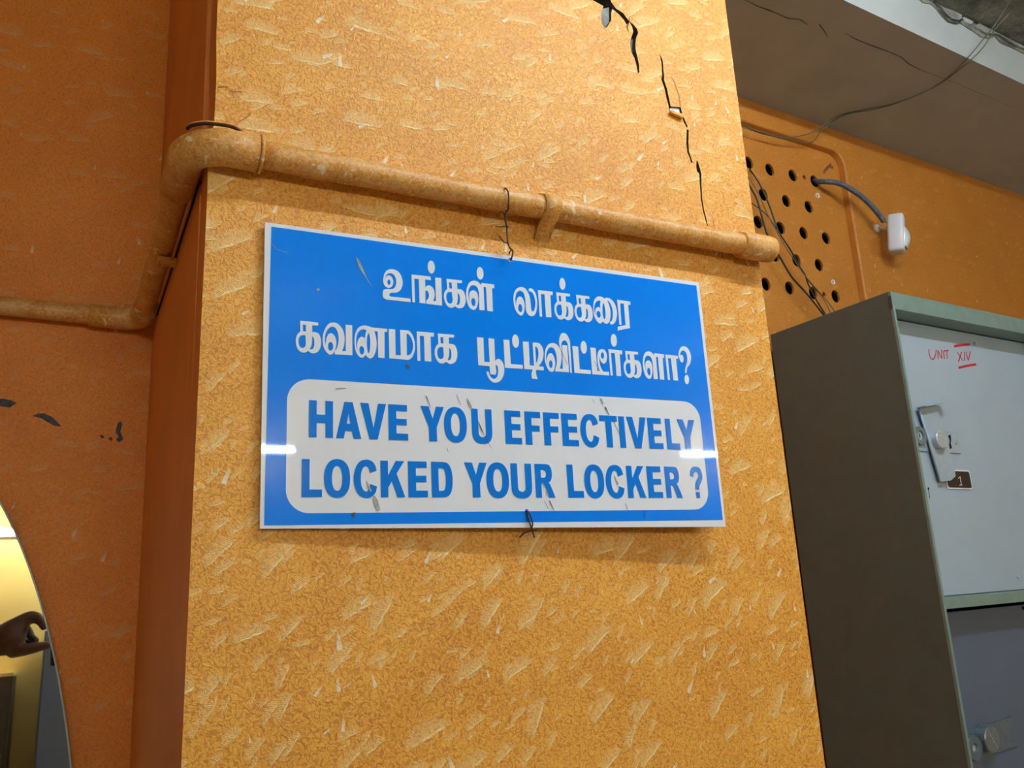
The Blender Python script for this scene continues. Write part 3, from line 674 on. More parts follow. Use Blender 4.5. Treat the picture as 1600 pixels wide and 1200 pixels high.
eng([('L', q3(286,700), q3(412,800)), ('O', q3(425,710), q3(588,712)), ('C', q3(610,712), q3(757,760)), ('K', q3(779,700), q3(933,810)), ('E', q3(951,710), q3(1074,800)),
     ('D', q3(1097,715), q3(1228,715)), ('Y', q3(1300,610), q3(1440,614)), ('O', q4(40,600), q4(180,600)), ('U', q4(190,520), q4(318,520)), ('R', q4(345,610), q4(468,712)),
     ('L', q4(546,610), q4(649,690)), ('O', q4(652,612), q4(775,612)), ('C', q4(785,612), q4(903,660)), ('K', q4(919,612), q4(1038,700)), ('E', q4(1046,612), q4(1143,690)),
     ('R', q4(1158,612), q4(1264,710)), ('?', q4(1310,570), q4(1388,570))],
    [q3(287,589), q4(1330,520)], [q3(285,827), q4(1350,712)])
# scratches and scuffs of the film
def sl(f, pts, w): return ([on_sign(f(*p)) for p in pts], w)
def q1(x, y): return (400+x/4, 330+y/4)
def q2(x, y): return (750+x/4, 380+y/4)
for s_ in [sl(q1, [(625,290),(640,320),(655,355),(690,420),(720,468)], [.0005,.003,.0035,.0008,.0004]),
    sl(q3, [(690,725),(705,765),(718,790)], [.0005,.0022,.0018]), sl(q3, [(735,820),(748,855),(765,910)], [.0022,.005,.004]), sl(q3, [(1318,210),(1330,240),(1345,270)], [.0006,.003,.0022]),
    sl(q4, [(752,92),(768,125)], [.002,.0025]), sl(q4, [(838,575),(862,628)], [.001,.0022]), sl(q4, [(388,618),(400,650)], [.0015,.001]), sl(q4, [(412,670),(425,700)], [.0025,.001]),
    sl(q2, [(710,735),(745,800)], [.0008,.0016]), sl(q1, [(95,200),(130,240),(200,262)], .0004), sl(q1, [(385,485),(392,498)], .003)]: ribbon('scratch', [s_], M_scratch, sign, FSG, .0008)
for s_ in [sl(q3, [(1388,355),(1405,400),(1420,430)], [.0006,.0016,.0006]), sl(q3, [(1420,430),(1470,525)], .0004), sl(q3, [(495,150),(560,148)], .0007), sl(q3, [(1190,517),(1200,545)], .0005),
    sl(q3, [(1062,195),(1090,268)], [.001,.0005]), sl(q3, [(1252,188),(1278,250)], .0005), sl(q4, [(780,145),(805,195)], [.002,.0006]), sl(q4, [(830,230),(875,320)], .0006), sl(q4, [(432,730),(462,792)], [.0012,.0006]),
    sl(q4, [(905,745),(920,785)], .0006), sl(q4, [(1028,790),(1025,840)], [.0005,.001]), sl(q4, [(700,95),(712,120)], .0005), sl(q2, [(490,640),(545,760)], .0004), sl(q4, [(400,730),(425,780)], .0005),
    sl(q1, [(935,965),(958,978)], [.004,.003]), sl(q3, [(605,925),(612,955)], [.005,.002])]: ribbon('scratch', [s_], M_scratchd, sign, FSG, .0009)

# wires that hold the sign
def near(p, d): return on_pillar(p, d)
def qw(x, y): return (680+x/8, 280+y/8)
wt = thing('binding_wire', 'rusty twisted wire tying the sign to the painted pipe', 'wire', near((797, 405), .03))
PO = .043
w1 = [near(qw(860, 115), .030)] + [near(qw(x, y), d) for x, y, d in ((885, 118, .038), (908, 150, .043), (918, 200, .0455), (916, 300, .045), (912, 375, .042), (880, 415, .036), (875, 480, .032), (890, 560, .030), (898, 680, .029), (905, 780, .028), (930, 850, .028), (965, 890, .029), (970, 930, .032), (955, 985, .034), (940, 1015, .028))]
tube('strand', resample(w1, 4), .001, M_wire, wt, 6)
tube('strand', resample([near(qw(x, y), d) for x, y, d in ((820, 405, .036), (855, 425, .034), (868, 480, .0325), (888, 570, .031), (912, 600, .030), (896, 605, .03))], 4), .0009, M_wire, wt, 6)
tube('strand', resample([near(qw(x, y), .030) for x, y in ((755, 588), (810, 594), (885, 588), (905, 600))], 4), .0009, M_wire, wt, 6)
tube('strand', resample([near(qw(x, y), .029) for x, y in ((797, 705), (830, 750), (870, 790), (915, 800), (925, 850), (950, 885), (930, 910), (925, 938))], 4), .0009, M_wire, wt, 6)
for o_ in wt.children: pass
wb = thing('tie_wire', 'dark knotted tie wire through the lower edge of the sign', 'wire', near((826, 825), .03))
def qb(x, y): return (750+x/4, 600+y/4)
def dsg(p, z): # point in front of the sign
    q = on_sign(p); return FSG @ Vector((q[0], q[1], z))
tube('strand', resample([dsg(qb(290, 795), -.002), dsg(qb(293, 800), .0025), dsg(qb(310, 830), .003), dsg(qb(322, 875), .003), dsg(qb(320, 900), .001), dsg(qb(340, 925), -.004), dsg(qb(360, 955), -.008)], 4), .0009, M_wire, wb, 6)
tube('strand', resample([dsg(qb(288, 800), .002), dsg(qb(297, 850), .003), dsg(qb(315, 895), .002), dsg(qb(325, 915), -.002), dsg(qb(285, 930), -.004), dsg(qb(268, 955), -.008)], 4), .0009, M_wire, wb, 6)
tube('strand', resample([dsg(qb(325, 910), -.001), dsg(qb(350, 915), -.003), dsg(qb(365, 908), -.004)], 4), .0007, M_wire, wb, 6)

# ================================================================== PAINTED PIPE
ZP = EYE.z+.466
pipe = thing('conduit_pipe', 'gold painted pipe running round the pillar above the sign', 'pipe', (.5, YP-.028, ZP))
yp = YP-.0205; xs = .0845; ylw = YL-.0195
def wob(pts, a=.0008): return [Vector(p)+Vector((random.uniform(-a, a), random.uniform(-a, a), random.uniform(-a, a))) for p in pts]
RPIPE = .0152
def straight(a, b, n): a = Vector(a); b = Vector(b); return [a.lerp(b, k/(n-1)) for k in range(n)]
tube('front_run', wob(straight((.15, yp, ZP), (.885, yp, ZP), 30), .0005), RPIPE, M_pipe, pipe, 24)
tube('side_run', wob(straight((xs, YP+.03, ZP), (xs, ylw-.06, ZP+.003), 20), .0005), RPIPE, M_pipe, pipe, 24)
tube('wall_run', wob(straight((.03, ylw, ZP+.004), (-1.3, ylw, ZP+.02), 30), .0005), RPIPE, M_pipe, pipe, 24)
def arc(c, r, a0, a1, z, n=10): return [Vector((c[0]+r*math.cos(math.radians(a0+(a1-a0)*k/n)), c[1]+r*math.sin(math.radians(a0+(a1-a0)*k/n)), z)) for k in range(n+1)]
RE = .0195
rb = .042
el = [Vector((.152, yp, ZP))]+arc((xs+rb, yp+rb), rb, 270, 180, ZP)+[Vector((xs, YP+.09, ZP))]
tube('elbow', el, [RE+.0006]+[RE]*(len(el)-2)+[RE], M_pipe, pipe, 24)
rb2 = .03
el2 = [Vector((xs, ylw-.085, ZP+.003))]+arc((xs-rb2, ylw-rb2), rb2, 0, 90, ZP+.003)+[Vector((.005, ylw, ZP+.004))]
tube('elbow', el2, RE-.001, M_pipe, pipe, 24)
cap = [Vector((x, yp, ZP)) for x in (.832, .834, .86, .884, .892, .896)]
tube('end_cap', cap, [.0165, .0195, .0198, .0196, .0185, .0150], M_pipe, pipe, 24)
# clamp at (860, 335)
kx = near((862, 330), .03).x
bm = bmesh.new()
prof = [(yp+.028, ZP-.045), (yp+.020, ZP-.038), (yp+.004, ZP-.0215), (yp-.0165, ZP-.010), (yp-.0188, ZP), (yp-.0165, ZP+.010), (yp, ZP+.0188), (yp+.012, ZP+.0175), (yp+.028, ZP+.03)]
prof2 = [(y+.003 if i in (0, 8) else yp+(y-yp)*.82+.001, ZP+(z-ZP)*.86) for i, (y, z) in enumerate(prof)]
L = [[bm.verts.new((x, y, z)) for (y, z) in pr] for x in (kx-.011, kx+.011) for pr in (prof, prof2)]
for i in range(len(prof)-1):
    bm.faces.new((L[0][i], L[0][i+1], L[2][i+1], L[2][i])); bm.faces.new((L[1][i], L[1][i+1], L[3][i+1], L[3][i]))
    bm.faces.new((L[0][i], L[0][i+1], L[1][i+1], L[1][i])); bm.faces.new((L[2][i], L[2][i+1], L[3][i+1], L[3][i]))
bmdone('clamp', bm, M_pipe, pipe, None, True)
# paint collar at the elbow joint and a loose clip on the side run
tube('paint_ridge', arc((.153, yp), .0, 0, 0, ZP, 1)[:1]+[Vector((.1565, yp, ZP))], .0208, M_pipe, pipe, 24)
# torn plaster lip above the corner elbow
lip = [near((200+x/4, 150+y/4), d) for x, y, d in ((365, 195, .02), (400, 170, .026), (480, 158, .030), (560, 165, .026), (640, 178, .016), (690, 200, .006), (720, 225, .001))]
tube('plaster_lip', resample(lip, 4), .0009, M_side, core, 6)
lip2 = [v+Vector((0, .0, -.0026)) for v in lip]
tube('plaster_gap', resample(lip2, 4), [.0008]+[.0019]*10+[.0016]*8+[.0010]*5+[.0005], M_crack, core, 6)
# gap line between side run and pillar side, a broken clip
tube('plaster_gap', [Vector((XL-.0004, YP+.05, ZP-.009)), Vector((XL-.0004, YP+.3, ZP-.008)), Vector((XL-.0004, YL-.09, ZP-.007))], .002, M_crack, core, 6)
box('clip', xs-.004, XL, YP+.265, YP+.285, ZP-.0225, ZP-.0150, M_pipe, pipe, None, .001)

# ================================================================== MIRROR
MT = math.radians(2.0)                                     # lower edge stands off the wall
mcx, mcz, ma, mb = -.287, EYE.z-.56, .337, .88
my = YL-.012
mn = Vector((0, -math.cos(MT), math.sin(MT)))              # mirror normal, a little upwards
mup = Vector((0, math.sin(MT), math.cos(MT)))
MC = Vector((mcx, my-.0, mcz))
MO = Vector((mcx, YL-.006-math.sin(MT)*mb, mcz))
MM = frame(MO, Vector((1, 0, 0)), mup, mn)
mir = thing('oval_mirror', 'tall oval frameless mirror on the orange wall, lower left', 'mirror', mw=Matrix.Translation(MO-mup*mb))
fill2d('mirror_glass', [ellipse_loop(0, 0, ma, mb, 0, 160)], M_mirror, 0, .001, 0, mir, MM)
fill2d('mirror_backing', [ellipse_loop(0, 0, ma+.002, mb+.002, 0, 160)], M_medge, -.004, -.0001, 0, mir, MM)
bm = bmesh.new(); addtube(bm, [MM @ Vector((x, y, .0)) for x, y in ellipse_loop(0, 0, ma+.001, mb+.001, 0, 160)+[(ma+.001, 0)]], .0018, 6, False)
bmdone('bevelled_rim', bm, M_medge, mir, None, True)
box('mirror_batten', mcx-.12, mcx+.12, YL-.035, YL, mcz-mb+.10, mcz-mb+.14, M_wood, mir)
def mpx(p, Y):
    """world point seen in the mirror at pixel p, in the plane y = Y"""
    P = hit(p, MO, mn); d = (P-EYE); d = d-2*d.dot(mn)*mn
    return P+d*((Y-P.y)/d.y)

# ================================================================== LOCKER CABINET
LY = -.37                                                  # front plane, wall frame
c0 = wpx((1391, 455), LY); lx0, lz1 = c0.x, c0.z
lx1 = lx0+.62; lyb = -.025; zsh = wpx((1480, 934), LY).z
lock = thing('locker_cabinet', 'sage and olive steel locker cabinet with numbered grey door', 'locker', mw=MW @ Matrix.Translation(((lx0+lx1)/2, (LY+lyb)/2, 0)))
def lbox(name, *a, **k): return box(name, *a, parent=lock, mw=MW, **k)
st = .007; rail = .040; rec = .055; shelf = .022
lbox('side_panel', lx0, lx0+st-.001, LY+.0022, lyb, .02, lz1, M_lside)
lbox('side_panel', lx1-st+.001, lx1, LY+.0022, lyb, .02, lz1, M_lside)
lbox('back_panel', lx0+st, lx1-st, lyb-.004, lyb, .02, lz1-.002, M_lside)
lbox('top_panel', lx0+.0012, lx1-.0012, LY+.003, lyb, lz1-.004, lz1+.0012, M_lgreen)
lbox('stile', lx0-.0004, lx0+st, LY-.0008, LY+.006, .02, lz1, M_lgreen, bev=.0008)
lbox('stile', lx1-st, lx1, LY-.0008, LY+.006, .02, lz1, M_lgreen, bev=.0008)
lbox('top_rail', lx0+st, lx1-st, LY-.0004, LY+rec+.004, lz1-rail, lz1-.0045, M_lgreen, bev=.0012)
lbox('shelf_rail', lx0+st, lx1-st, LY-.0006, LY+rec+.03, zsh-shelf, zsh, M_lgreen, bev=.0012)
lbox('shelf_rail', lx0+st, lx1-st, LY-.0006, LY+rec+.03, .78, .80, M_lgreen, bev=.0012)
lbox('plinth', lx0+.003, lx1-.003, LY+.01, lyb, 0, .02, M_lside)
DY = LY+rec-.007                                           # face of the upper door
def door(z0, z1, mat, name='door', face=DY): return lbox(name, lx0+st+.002, lx1-st-.002, face, face+.012, z0, z1, mat, bev=.0008)
d1 = door(zsh+.0012, lz1-rail-.002, M_door); d1['label'] = 'pale grey upper door marked UNIT XIV'
DY2 = LY+rec-.010
d2 = door(.802, zsh-shelf-.010, M_door2, face=DY2); d2['label'] = 'slate blue lower door'
d3 = door(.03, .778, M_door2, face=DY2)
FD = face_frame(OW+EYV*DY, EX)
FD2 = face_frame(OW+EYV*DY2, EX)
def dpt(p, h=0): return loc(FD, on_wall(p, DY-h)).xy
def d2pt(p, h=0): return loc(FD2, on_wall(p, DY2-h)).xy
# marker writing
def q5(x, y): return (1200+x/4, 430+y/4)
def mk(pts, w=.0032): return ([dpt(q5(*p)) for p in pts], w)
ribbon('marker_writing', [mk([(1005,462),(1006,490),(1012,512),(1024,526),(1036,522),(1046,500),(1050,466)]), mk([(1062,524),(1060,470)]), mk([(1060,470),(1086,522)]), mk([(1086,522),(1084,466)]),
    mk([(1097,474),(1101,526)]), mk([(1098,474),(1128,470)]), mk([(1116,472),(1120,524)]),
    mk([(1182,482),(1218,536)]), mk([(1210,478),(1190,542)]), mk([(1226,480),(1229,536)]), mk([(1236,480),(1251,534)]), mk([(1251,534),(1264,476)]),
    mk([(1162,444),(1200,438),(1260,432)], .006), mk([(1190,579),(1240,567),(1300,557)], .006)], M_red, d1, FD, .0004)
def disc(name, px, r, h, parent, mat, face=FD, f=dpt, prof=None):
    q = f(px, 0); return lathe(name, prof or [(0, h), (r*.86, h), (r, h-.0012), (r, 0)], mat, parent, face @ Matrix.Translation((q[0], q[1], 0)), 28)
for p in ((1523, 537), (1590, 901)): disc('rivet', p, .0042, .003, d1, M_steel)
# lock plate
def q6(x, y): return (1360+x/6.667, 600+y/6.667)
lp = [dpt(q6(*p)) for p in ((440, 700), (440, 480), (905, 470), (935, 722))]
zpl0 = (lp[0][1]+lp[3][1])/2; zpl1 = (lp[1][1]+lp[2][1])/2
fill2d('lock_plate', [[(lp[0][0], zpl0), (lp[3][0], zpl0), (lp[3][0], zpl1), (lp[0][0], zpl1)]], M_steeld, 0, .003, .0005, d1, FD)
# handle lever: flat bar with a bent tip
hv = [dpt(q6(*p), .012) for p in ((510, 250), (765, 180), (770, 430), (880, 900), (890, 960), (840, 1005), (735, 1020))]
hz = [(hv[0][0], hv[0][1]), (hv[6][0], hv[6][1]), (hv[5][0], hv[5][1]), (hv[4][0], hv[4][1]), (hv[3][0], hv[3][1]), tuple(dpt(q6(745, 420), .012)), tuple(dpt(q6(690, 215), .012))]
lever = fill2d('handle_lever', [hz], M_steeld, .008, .0125, .0008, d1, FD)
tip = [dpt(q6(*p), .014) for p in ((508, 248), (768, 182))]
tipo = fill2d('lever_tip', [[(tip[0][0], tip[0][1]-.001), (tip[1][0], tip[1][1]-.002), (tip[1][0], tip[1][1]+.0015), (tip[0][0], tip[0][1]+.003)]], M_steeld, .008, .030, .0006, lever, FD)
kp = dpt(q6(725, 580), .02)
lathe('knob', [(0, .0260), (.0185, .0260), (.0205, .0245), (.0205, .0125)], M_steel, lever, FD @ Matrix.Translation((kp[0], kp[1], 0)), 36)
sl_ = [dpt(q6(x, y)) for x, y in ((795, 540), (820, 530), (826, 580), (822, 620), (834, 670), (815, 680), (808, 640), (812, 590))]
fill2d('slot', [[tuple(v) for v in sl_]], M_black, .0031, .0036, 0, d1, FD)
disc('screw', q6(875, 620), .0042, .0045, d1, M_steel)
q = dpt(q6(875, 620)); ribbon('screw_slot', [([(q[0]-.002, q[1]-.003), (q[0]+.002, q[1]+.003)], .0012)], M_black, d1, FD, .0048)
q = dpt(q6(488, 545))
lathe('keyhole_collar', [(.0105, .0035), (.0105, .0085), (.0125, .0095), (.0205, .0095), (.0212, .0085), (.0212, .003)], M_collar, d1, FD @ Matrix.Translation((q[0], q[1], 0)), 28)
lathe('keyhole_plug', [(0, .0055), (.0104, .0055), (.0104, .003)], M_steeld, d1, FD @ Matrix.Translation((q[0], q[1], 0)), 24)
ribbon('keyhole', [([(q[0], q[1]-.005), (q[0], q[1]+.005)], .0035)], M_black, d1, FD, .0058)
disc('screw', q6(552, 648), .0028, .0045, d1, M_steel)
# number plate "1"
np_ = [dpt(q6(*p)) for p in ((800, 1085), (1040, 1090), (1030, 905), (790, 905))]
nx0, nx1 = np_[0][0], (np_[1][0]+np_[2][0])/2; nz0 = (np_[0][1]+np_[1][1])/2; nz1 = (np_[2][1]+np_[3][1])/2
plate = fill2d('number_plate', [roundrect(nx0-.002, nx1+.002, nz0-.002, nz1+.002, .006, 5)], M_signback, 0, .0022, .0005, d1, FD)
plate['label'] = 'small dark number plate reading 1'
fill2d('plate_face', [roundrect(nx0+.0012, nx1-.0012, nz0+.0012, nz1-.0012, .005, 5)], M_plate, .0022, .0026, 0, plate, FD)
ribbon('numeral', [([dpt(q6(922, 970)), dpt(q6(935, 1055))], .0026), ([dpt(q6(902, 985)), dpt(q6(924, 966))], .0016), ([dpt(q6(915, 1056)), dpt(q6(946, 1052))], .0014)], M_signback, plate, FD, .0029)
# keyhole lower left of the door
q = dpt(q6(603, 1090)); q2_ = dpt(q6(615, 1190))
fill2d('keyhole', [ellipse_loop(q[0], q[1], .0026, .003, 0, 14)], M_black, 0, .0004, 0, d1, FD)
ribbon('keyhole', [([q, q2_], .002)], M_black, d1, FD, .0005)
# lower door hardware
def q7(x, y): return (1400+x/3.53, 860+y/3.53)
pp = [d2pt(q7(*p)) for p in ((380, 995), (630, 915), (665, 1075), (400, 1165))]
fill2d('lock_plate', [[tuple(v) for v in pp[::-1]]], M_tarn, .0, .004, .0006, d2, FD2)
q = d2pt(q7(518, 1040), .018); lathe('knob', [(0, .024), (.0235, .024), (.0255, .0222), (.0262, .012), (.0262, .003)], M_tarn2, d2, FD2 @ Matrix.Translation((q[0], q[1], 0)), 36)
ribbon('knob_slot', [([(q[0]-.012, q[1]+.019), (q[0]+.012, q[1]-.019)], .0012)], M_steel, d2, FD2, .0244)
q = d2pt(q7(415, 1088), .008); lathe('keyhole_collar', [(.0075, .0035), (.0075, .015), (.010, .017), (.0235, .017), (.0245, .0155), (.0245, .003)], M_tarn, d2, FD2 @ Matrix.Translation((q[0], q[1], 0)), 28)
lathe('keyhole_plug', [(0, .013), (.0074, .013), (.0074, .004)], M_steel, d2, FD2 @ Matrix.Translation((q[0], q[1], 0)), 20)
disc('rivet', (1598, 950), .004, .003, d2, M_black, FD2, d2pt)
# bare worn corner
wc = [loc(face_frame(OW+EX*lx0, -EYV), hit((1200+x/4, 430+y/4), OW+EX*lx0, EX)).xy for x, y in ((752, 132), (768, 128), (778, 205), (765, 225), (750, 190))]
fill2d('worn_paint', [[tuple(v) for v in wc]], M_scratchd, 0, .0005, 0, lock, face_frame(OW+EX*lx0, -EYV))

# ================================================================== MOTION SENSOR, CONDUIT, CABLES
def wp(x, y, ly): return on_wall((x, y), ly)
pc_ = wp(1400, 366, -.055)
ps = thing('motion_sensor', 'white wall-mounted motion sensor beside the vent panel', 'sensor', wp(1372, 356, -.005))
# body: rounded box, turned to the right and down
ang = math.radians(30)
bx = (EX*math.cos(ang)+EYV*math.sin(ang)).normalized(); by = (-EX*math.sin(ang)+EYV*math.cos(ang)); bz = EZ
tilt = math.radians(7)
bz2 = (bz*math.cos(tilt)-by*math.sin(tilt)).normalized(); by2 = (by*math.cos(tilt)+bz*math.sin(tilt)).normalized()
def sensor_frame(): return frame(pc_, bx, by2, bz2)
MS = sensor_frame()
bm = bmesh.new(); addbox(bm, -.027, .027, -.024, .022, -.058, .058)
bmesh.ops.bevel(bm, geom=bm.edges[:], offset=.010, segments=4, affect='EDGES', profile=.5)
bmdone('housing', bm, M_pir, ps, MS, True)
bm = bmesh.new()
n1, n2 = 12, 10
g = [[bm.verts.new((.0215*math.sin(math.radians(-85+170*i/n1)), -.0215-.017*math.cos(math.radians(-85+170*i/n1))*math.sin(math.pi*(.06+.88*j/n2))**.6, -.046+.060*j/n2)) for j in range(n2+1)] for i in range(n1+1)]
for i in range(n1):
    for j in range(n2): bm.faces.new((g[i][j], g[i+1][j], g[i+1][j+1], g[i][j+1]))
bmdone('lens', bm, M_lens, ps, MS, True)
b0 = wp(1370, 357, -.001); b1 = wp(1386, 357, -.03)
lathe('bracket_foot', [(0, .008), (.009, .008), (.0125, .004), (.013, 0)], M_plug, ps, FW @ Matrix.Translation((wloc(b0).x, wloc(b0).z, 0)), 20)
tube('bracket_arm', [b0-EYV*.006, b1, pc_+by2*.012], [.006, .005, .006], M_plug, ps, 10)
# conduit with ribs
cpts = [wp(1270, 281, RP+.03), wp(1276, 284, RP-.002), wp(1292, 284, -.012), wp(1312, 287, -.026), wp(1333, 298, -.036), wp(1353, 313, -.044), wp(1370, 331, -.048), wp(1381, 346, -.048)]
cc = resample(cpts, 26); rad = [.0075+.0009*math.sin(i*1.9) for i in range(len(cc))]
co_ = tube('flexible_conduit', cc, rad, M_conduit, None, 14)
tag(co_, 'grey ribbed flexible conduit bending from a vent hole to the sensor', 'conduit')
sw = tube('sensor_lead', resample([wp(1378, 342, -.048), wp(1384, 348, -.048), wp(1389, 346, -.05), wp(1394, 352, -.05)], 5), .0011, M_wire, None, 6)
tag(sw, 'short brown lead between conduit end and motion sensor', 'wire')
def cable(name, pts, r, mat, label, grp='loose cables in front of the vent panel'):
    o = tube(name, resample(pts, 6), r, mat, None, 8); return tag(o, label, 'cable', grp)
def c3(x, y, ly): return on_wall((1120+x/5, 300+y/5), ly)
zt_l = lz1
cable('black_cable', [c3(250, -185, RP+.03), c3(262, -170, RP-.004), c3(330, -70, .004), c3(400, 80, -.002), c3(450, 220, -.008), c3(490, 320, -.010), c3(580, 460, -.012), c3(640, 570, -.013), c3(690, 650, -.014), c3(715, 720, -.014), c3(770, 830, -.015), c3(850, 960, -.016), c3(875, 1010, -.014)], .0022, M_cable, 'black cable leaving the leftmost upper vent hole and dropping behind the locker')
cable('black_cable', [c3(200, -160, -.012), c3(250, -60, -.012), c3(310, 50, -.012), c3(350, 180, -.013), c3(390, 320, -.014), c3(440, 420, -.014), c3(500, 520, -.014), c3(590, 670, -.015), c3(700, 790, -.016), c3(835, 960, -.018), c3(870, 1010, -.016)], .0026, M_cable, 'thick black cable passing just behind the pipe end down to the locker top')
cable('thin_cable', [c3(230, -150, -.008), c3(270, -80, -.008), c3(330, 20, -.010), c3(400, 180, -.014), c3(480, 330, -.018), c3(590, 510, -.018), c3(715, 690, -.018), c3(830, 830, -.018), c3(890, 945, -.018), c3(915, 1000, -.016)], .0012, M_cabgrey, 'thin grey cable crossing the vent holes to the locker top')
cable('thin_cable', [c3(690, 655, -.020), c3(720, 690, -.020), c3(790, 770, -.020), c3(860, 850, -.020), c3(915, 925, -.019), c3(945, 985, -.016)], .0013, M_cabgreen, 'short olive green cable beside the lowest vent holes')
cable('thin_cable', [c3(230, 50, -.010), c3(285, 95, -.010), c3(345, 140, -.010), c3(400, 190, -.012), c3(440, 245, -.013), c3(490, 325, -.014)], .0012, M_cable, 'thin black cable looping sideways out from behind the pillar')
# ceiling wires: along the wall, under the beam, then up to the slab
def c1(x, y, ly): return on_wall((1200+x/4, y/4), ly)
def up(path):
    out = []
    for x, y, ly in path:
        px = (1200+x/4, y/4); P = on_wall(px, ly)
        zl = ZS-.012 if x < 1270 else min(ZS-.012+(x-1270)/260*(ZC-ZS), ZC-.002)
        if P.z > zl: P = hit(px, Vector((0, 0, zl)), EZ)
        out.append(P)
    return out
wA = up([(-180, 770, -.012), (-90, 810, -.012), (0, 838, -.012), (100, 860, -.015), (200, 850, -.02), (280, 825, -.03), (350, 780, -.045), (450, 720, -.07), (600, 685, -.10), (750, 655, -.13), (900, 605, -.17), (1040, 540, -.23), (1150, 460, -.30), (1250, 360, -.37), (1350, 240, -.43), (1420, 150, -.46), (1520, 0, -.52), (1600, -130, -.56)])
wB = up([(-170, 790, -.008), (-80, 822, -.008), (0, 845, -.006), (150, 880, -.004), (270, 888, -.004), (330, 825, -.03), (400, 762, -.05), (500, 712, -.075), (640, 688, -.105), (780, 652, -.135), (920, 600, -.175), (1040, 543, -.23), (1150, 470, -.30), (1270, 372, -.37), (1350, 290, -.43), (1420, 180, -.455), (1500, 95, -.49), (1600, -10, -.54), (1680, -110, -.58)])
o = tube('hanging_wire', resample(wA, 5), .0016, M_cabgrey, None, 6); tag(o, 'darker upper of two slack wires drooping from ceiling to vent panel', 'wire', 'slack wires below the beam')
o = tube('hanging_wire', resample(wB, 5), .0015, M_cabgreen, None, 6); tag(o, 'olive lower of two slack wires drooping from ceiling to vent panel', 'wire', 'slack wires below the beam')

# ================================================================== LAMPS AND THE ROOM BEHIND
def tube_light(loc_, length, axis_out, mat, label):
    """batten along X with a lit tube; axis_out is the direction the lamp faces"""
    p = Vector(loc_); t = thing('tube_light', label, 'light', p, group='fluorescent tube lights')
    o_ = Vector(axis_out); w = Vector((0, 1, 0)) if abs(o_.z) > .5 else Vector((0, 0, 1))
    h = length/2
    def bxs(name, a0, a1, w0, w1, d0, d1, m):
        c_ = [p+Vector((x, 0, 0))+w*ww+o_*d for x in (a0, a1) for ww in (w0, w1) for d in (d0, d1)]
        box(name, min(v.x for v in c_), max(v.x for v in c_), min(v.y for v in c_), max(v.y for v in c_), min(v.z for v in c_), max(v.z for v in c_), m, t, None, .002)
    bxs('batten', -h-.03, h+.03, -.022, .022, .0, .035, M_pir)
    for s in (-1, 1): bxs('lamp_holder', s*(h+.012)-.012, s*(h+.012)+.012, -.012, .012, .035, .075, M_pir)
    tube('lamp_tube', [p+o_*.06+Vector((-h, 0, 0)), p+o_*.06+Vector((h, 0, 0))], .013, mat, t, 12)
    return t
tube_light((1.16, .02, ZC), 1.2, (0, 0, -1), M_tubeC, 'ceiling tube light in front of the pillar')
tube_light((-.03, YB, EYE.z+.735), 1.5, (0, 1, 0), M_tubeB, 'wall tube light opposite the mirror')
tube_light((3.66, YB, EYE.z+.75), 1.2, (0, 1, 0), M_tubeB, 'wall tube light in the far corner opposite the locker')
# blue grey steel cabinet and dark cabinet seen in the mirror
e0 = mpx((64, 1060), -2.15).x; zt0 = mpx((70, 985), -2.15).z
cab = thing('steel_cabinet', 'blue grey steel cabinet against the yellow wall, seen in the mirror', 'cabinet', (e0+.45, -2.36, 0))
box('body', e0, e0+.9, YB+.01, -2.17, 0, zt0, M_cabblue, cab, None, .004)
for i in range(2):
    dd = box('door', e0+.006+.445*i, e0+.445+.445*i, -2.17, -2.15, .06, zt0-.03, M_cabblue, cab, None, .003)
    box('handle', e0+(.40 if i == 0 else .475), e0+(.415 if i == 0 else .49), -2.15, -2.13, .75, .90, M_steel, dd, None, .002)
f0 = mpx((15, 1120), -2.2).x; zf = mpx((8, 1051), -2.2).z
wcab = thing('wooden_cabinet', 'dark wooden cabinet with its top coloured as if lit, at the mirror edge', 'cabinet', (f0-.35, -2.38, 0))
box('body', f0-.7, f0, YB+.01, -2.2, 0, zf-.02, M_wood, wcab, None, .003)
box('top', f0-.71, f0+.004, YB+.005, -2.19, zf-.02, zf, M_yellow, wcab, None, .003)  # yellow stands in for light falling on the dark cabinet's top
for i in range(2):
    dd = box('door', f0-.69+.345*i, f0-.36+.345*i, -2.2, -2.185, .05, zf-.05, M_wood, wcab, None, .003)
    box('handle', f0-.385+(.05*i), f0-.375+(.05*i), -2.185, -2.17, zf*.5, zf*.5+.1, M_steel, dd, None, .002)

# ================================================================== PHOTOGRAPHER (hand shows in the mirror) and phone
def skin(name, chains, mat, parent=None, sub=1, root=0):
    """chains: list of [(point, radius), ...]; equal points are welded"""
    V, R_, Ed = [], [], []
    def idx(p, r):
        for i, q in enumerate(V):
            if (q-p).length < 1e-5: return i
        V.append(p); R_.append(r); return len(V)-1
    for ch in chains:
        ids = [idx(Vector(p), r) for p, r in ch]; Ed += list(zip(ids, ids[1:]))
    me = bpy.data.meshes.new(name); me.from_pydata(V, Ed, [])
    ob = bpy.data.objects.new(name, me); COL.objects.link(ob)
    md = ob.modifiers.new('skin', 'SKIN'); md.use_smooth_shade = True
    if not me.skin_vertices: me.skin_vertices.new()
    for i, r in enumerate(R_):
        s = me.skin_vertices[0].data[i]; s.radius = (r, r) if not isinstance(r, tuple) else r; s.use_root = (i == root)
    sb = ob.modifiers.new('sub', 'SUBSURF'); sb.levels = sub; sb.render_levels = sub
    dg = bpy.context.evaluated_depsgraph_get(); nm = bpy.data.meshes.new_from_object(ob.evaluated_get(dg)); nm.name = name
    bpy.data.objects.remove(ob); bpy.data.meshes.remove(me)
    return link(name, nm, mat, parent)
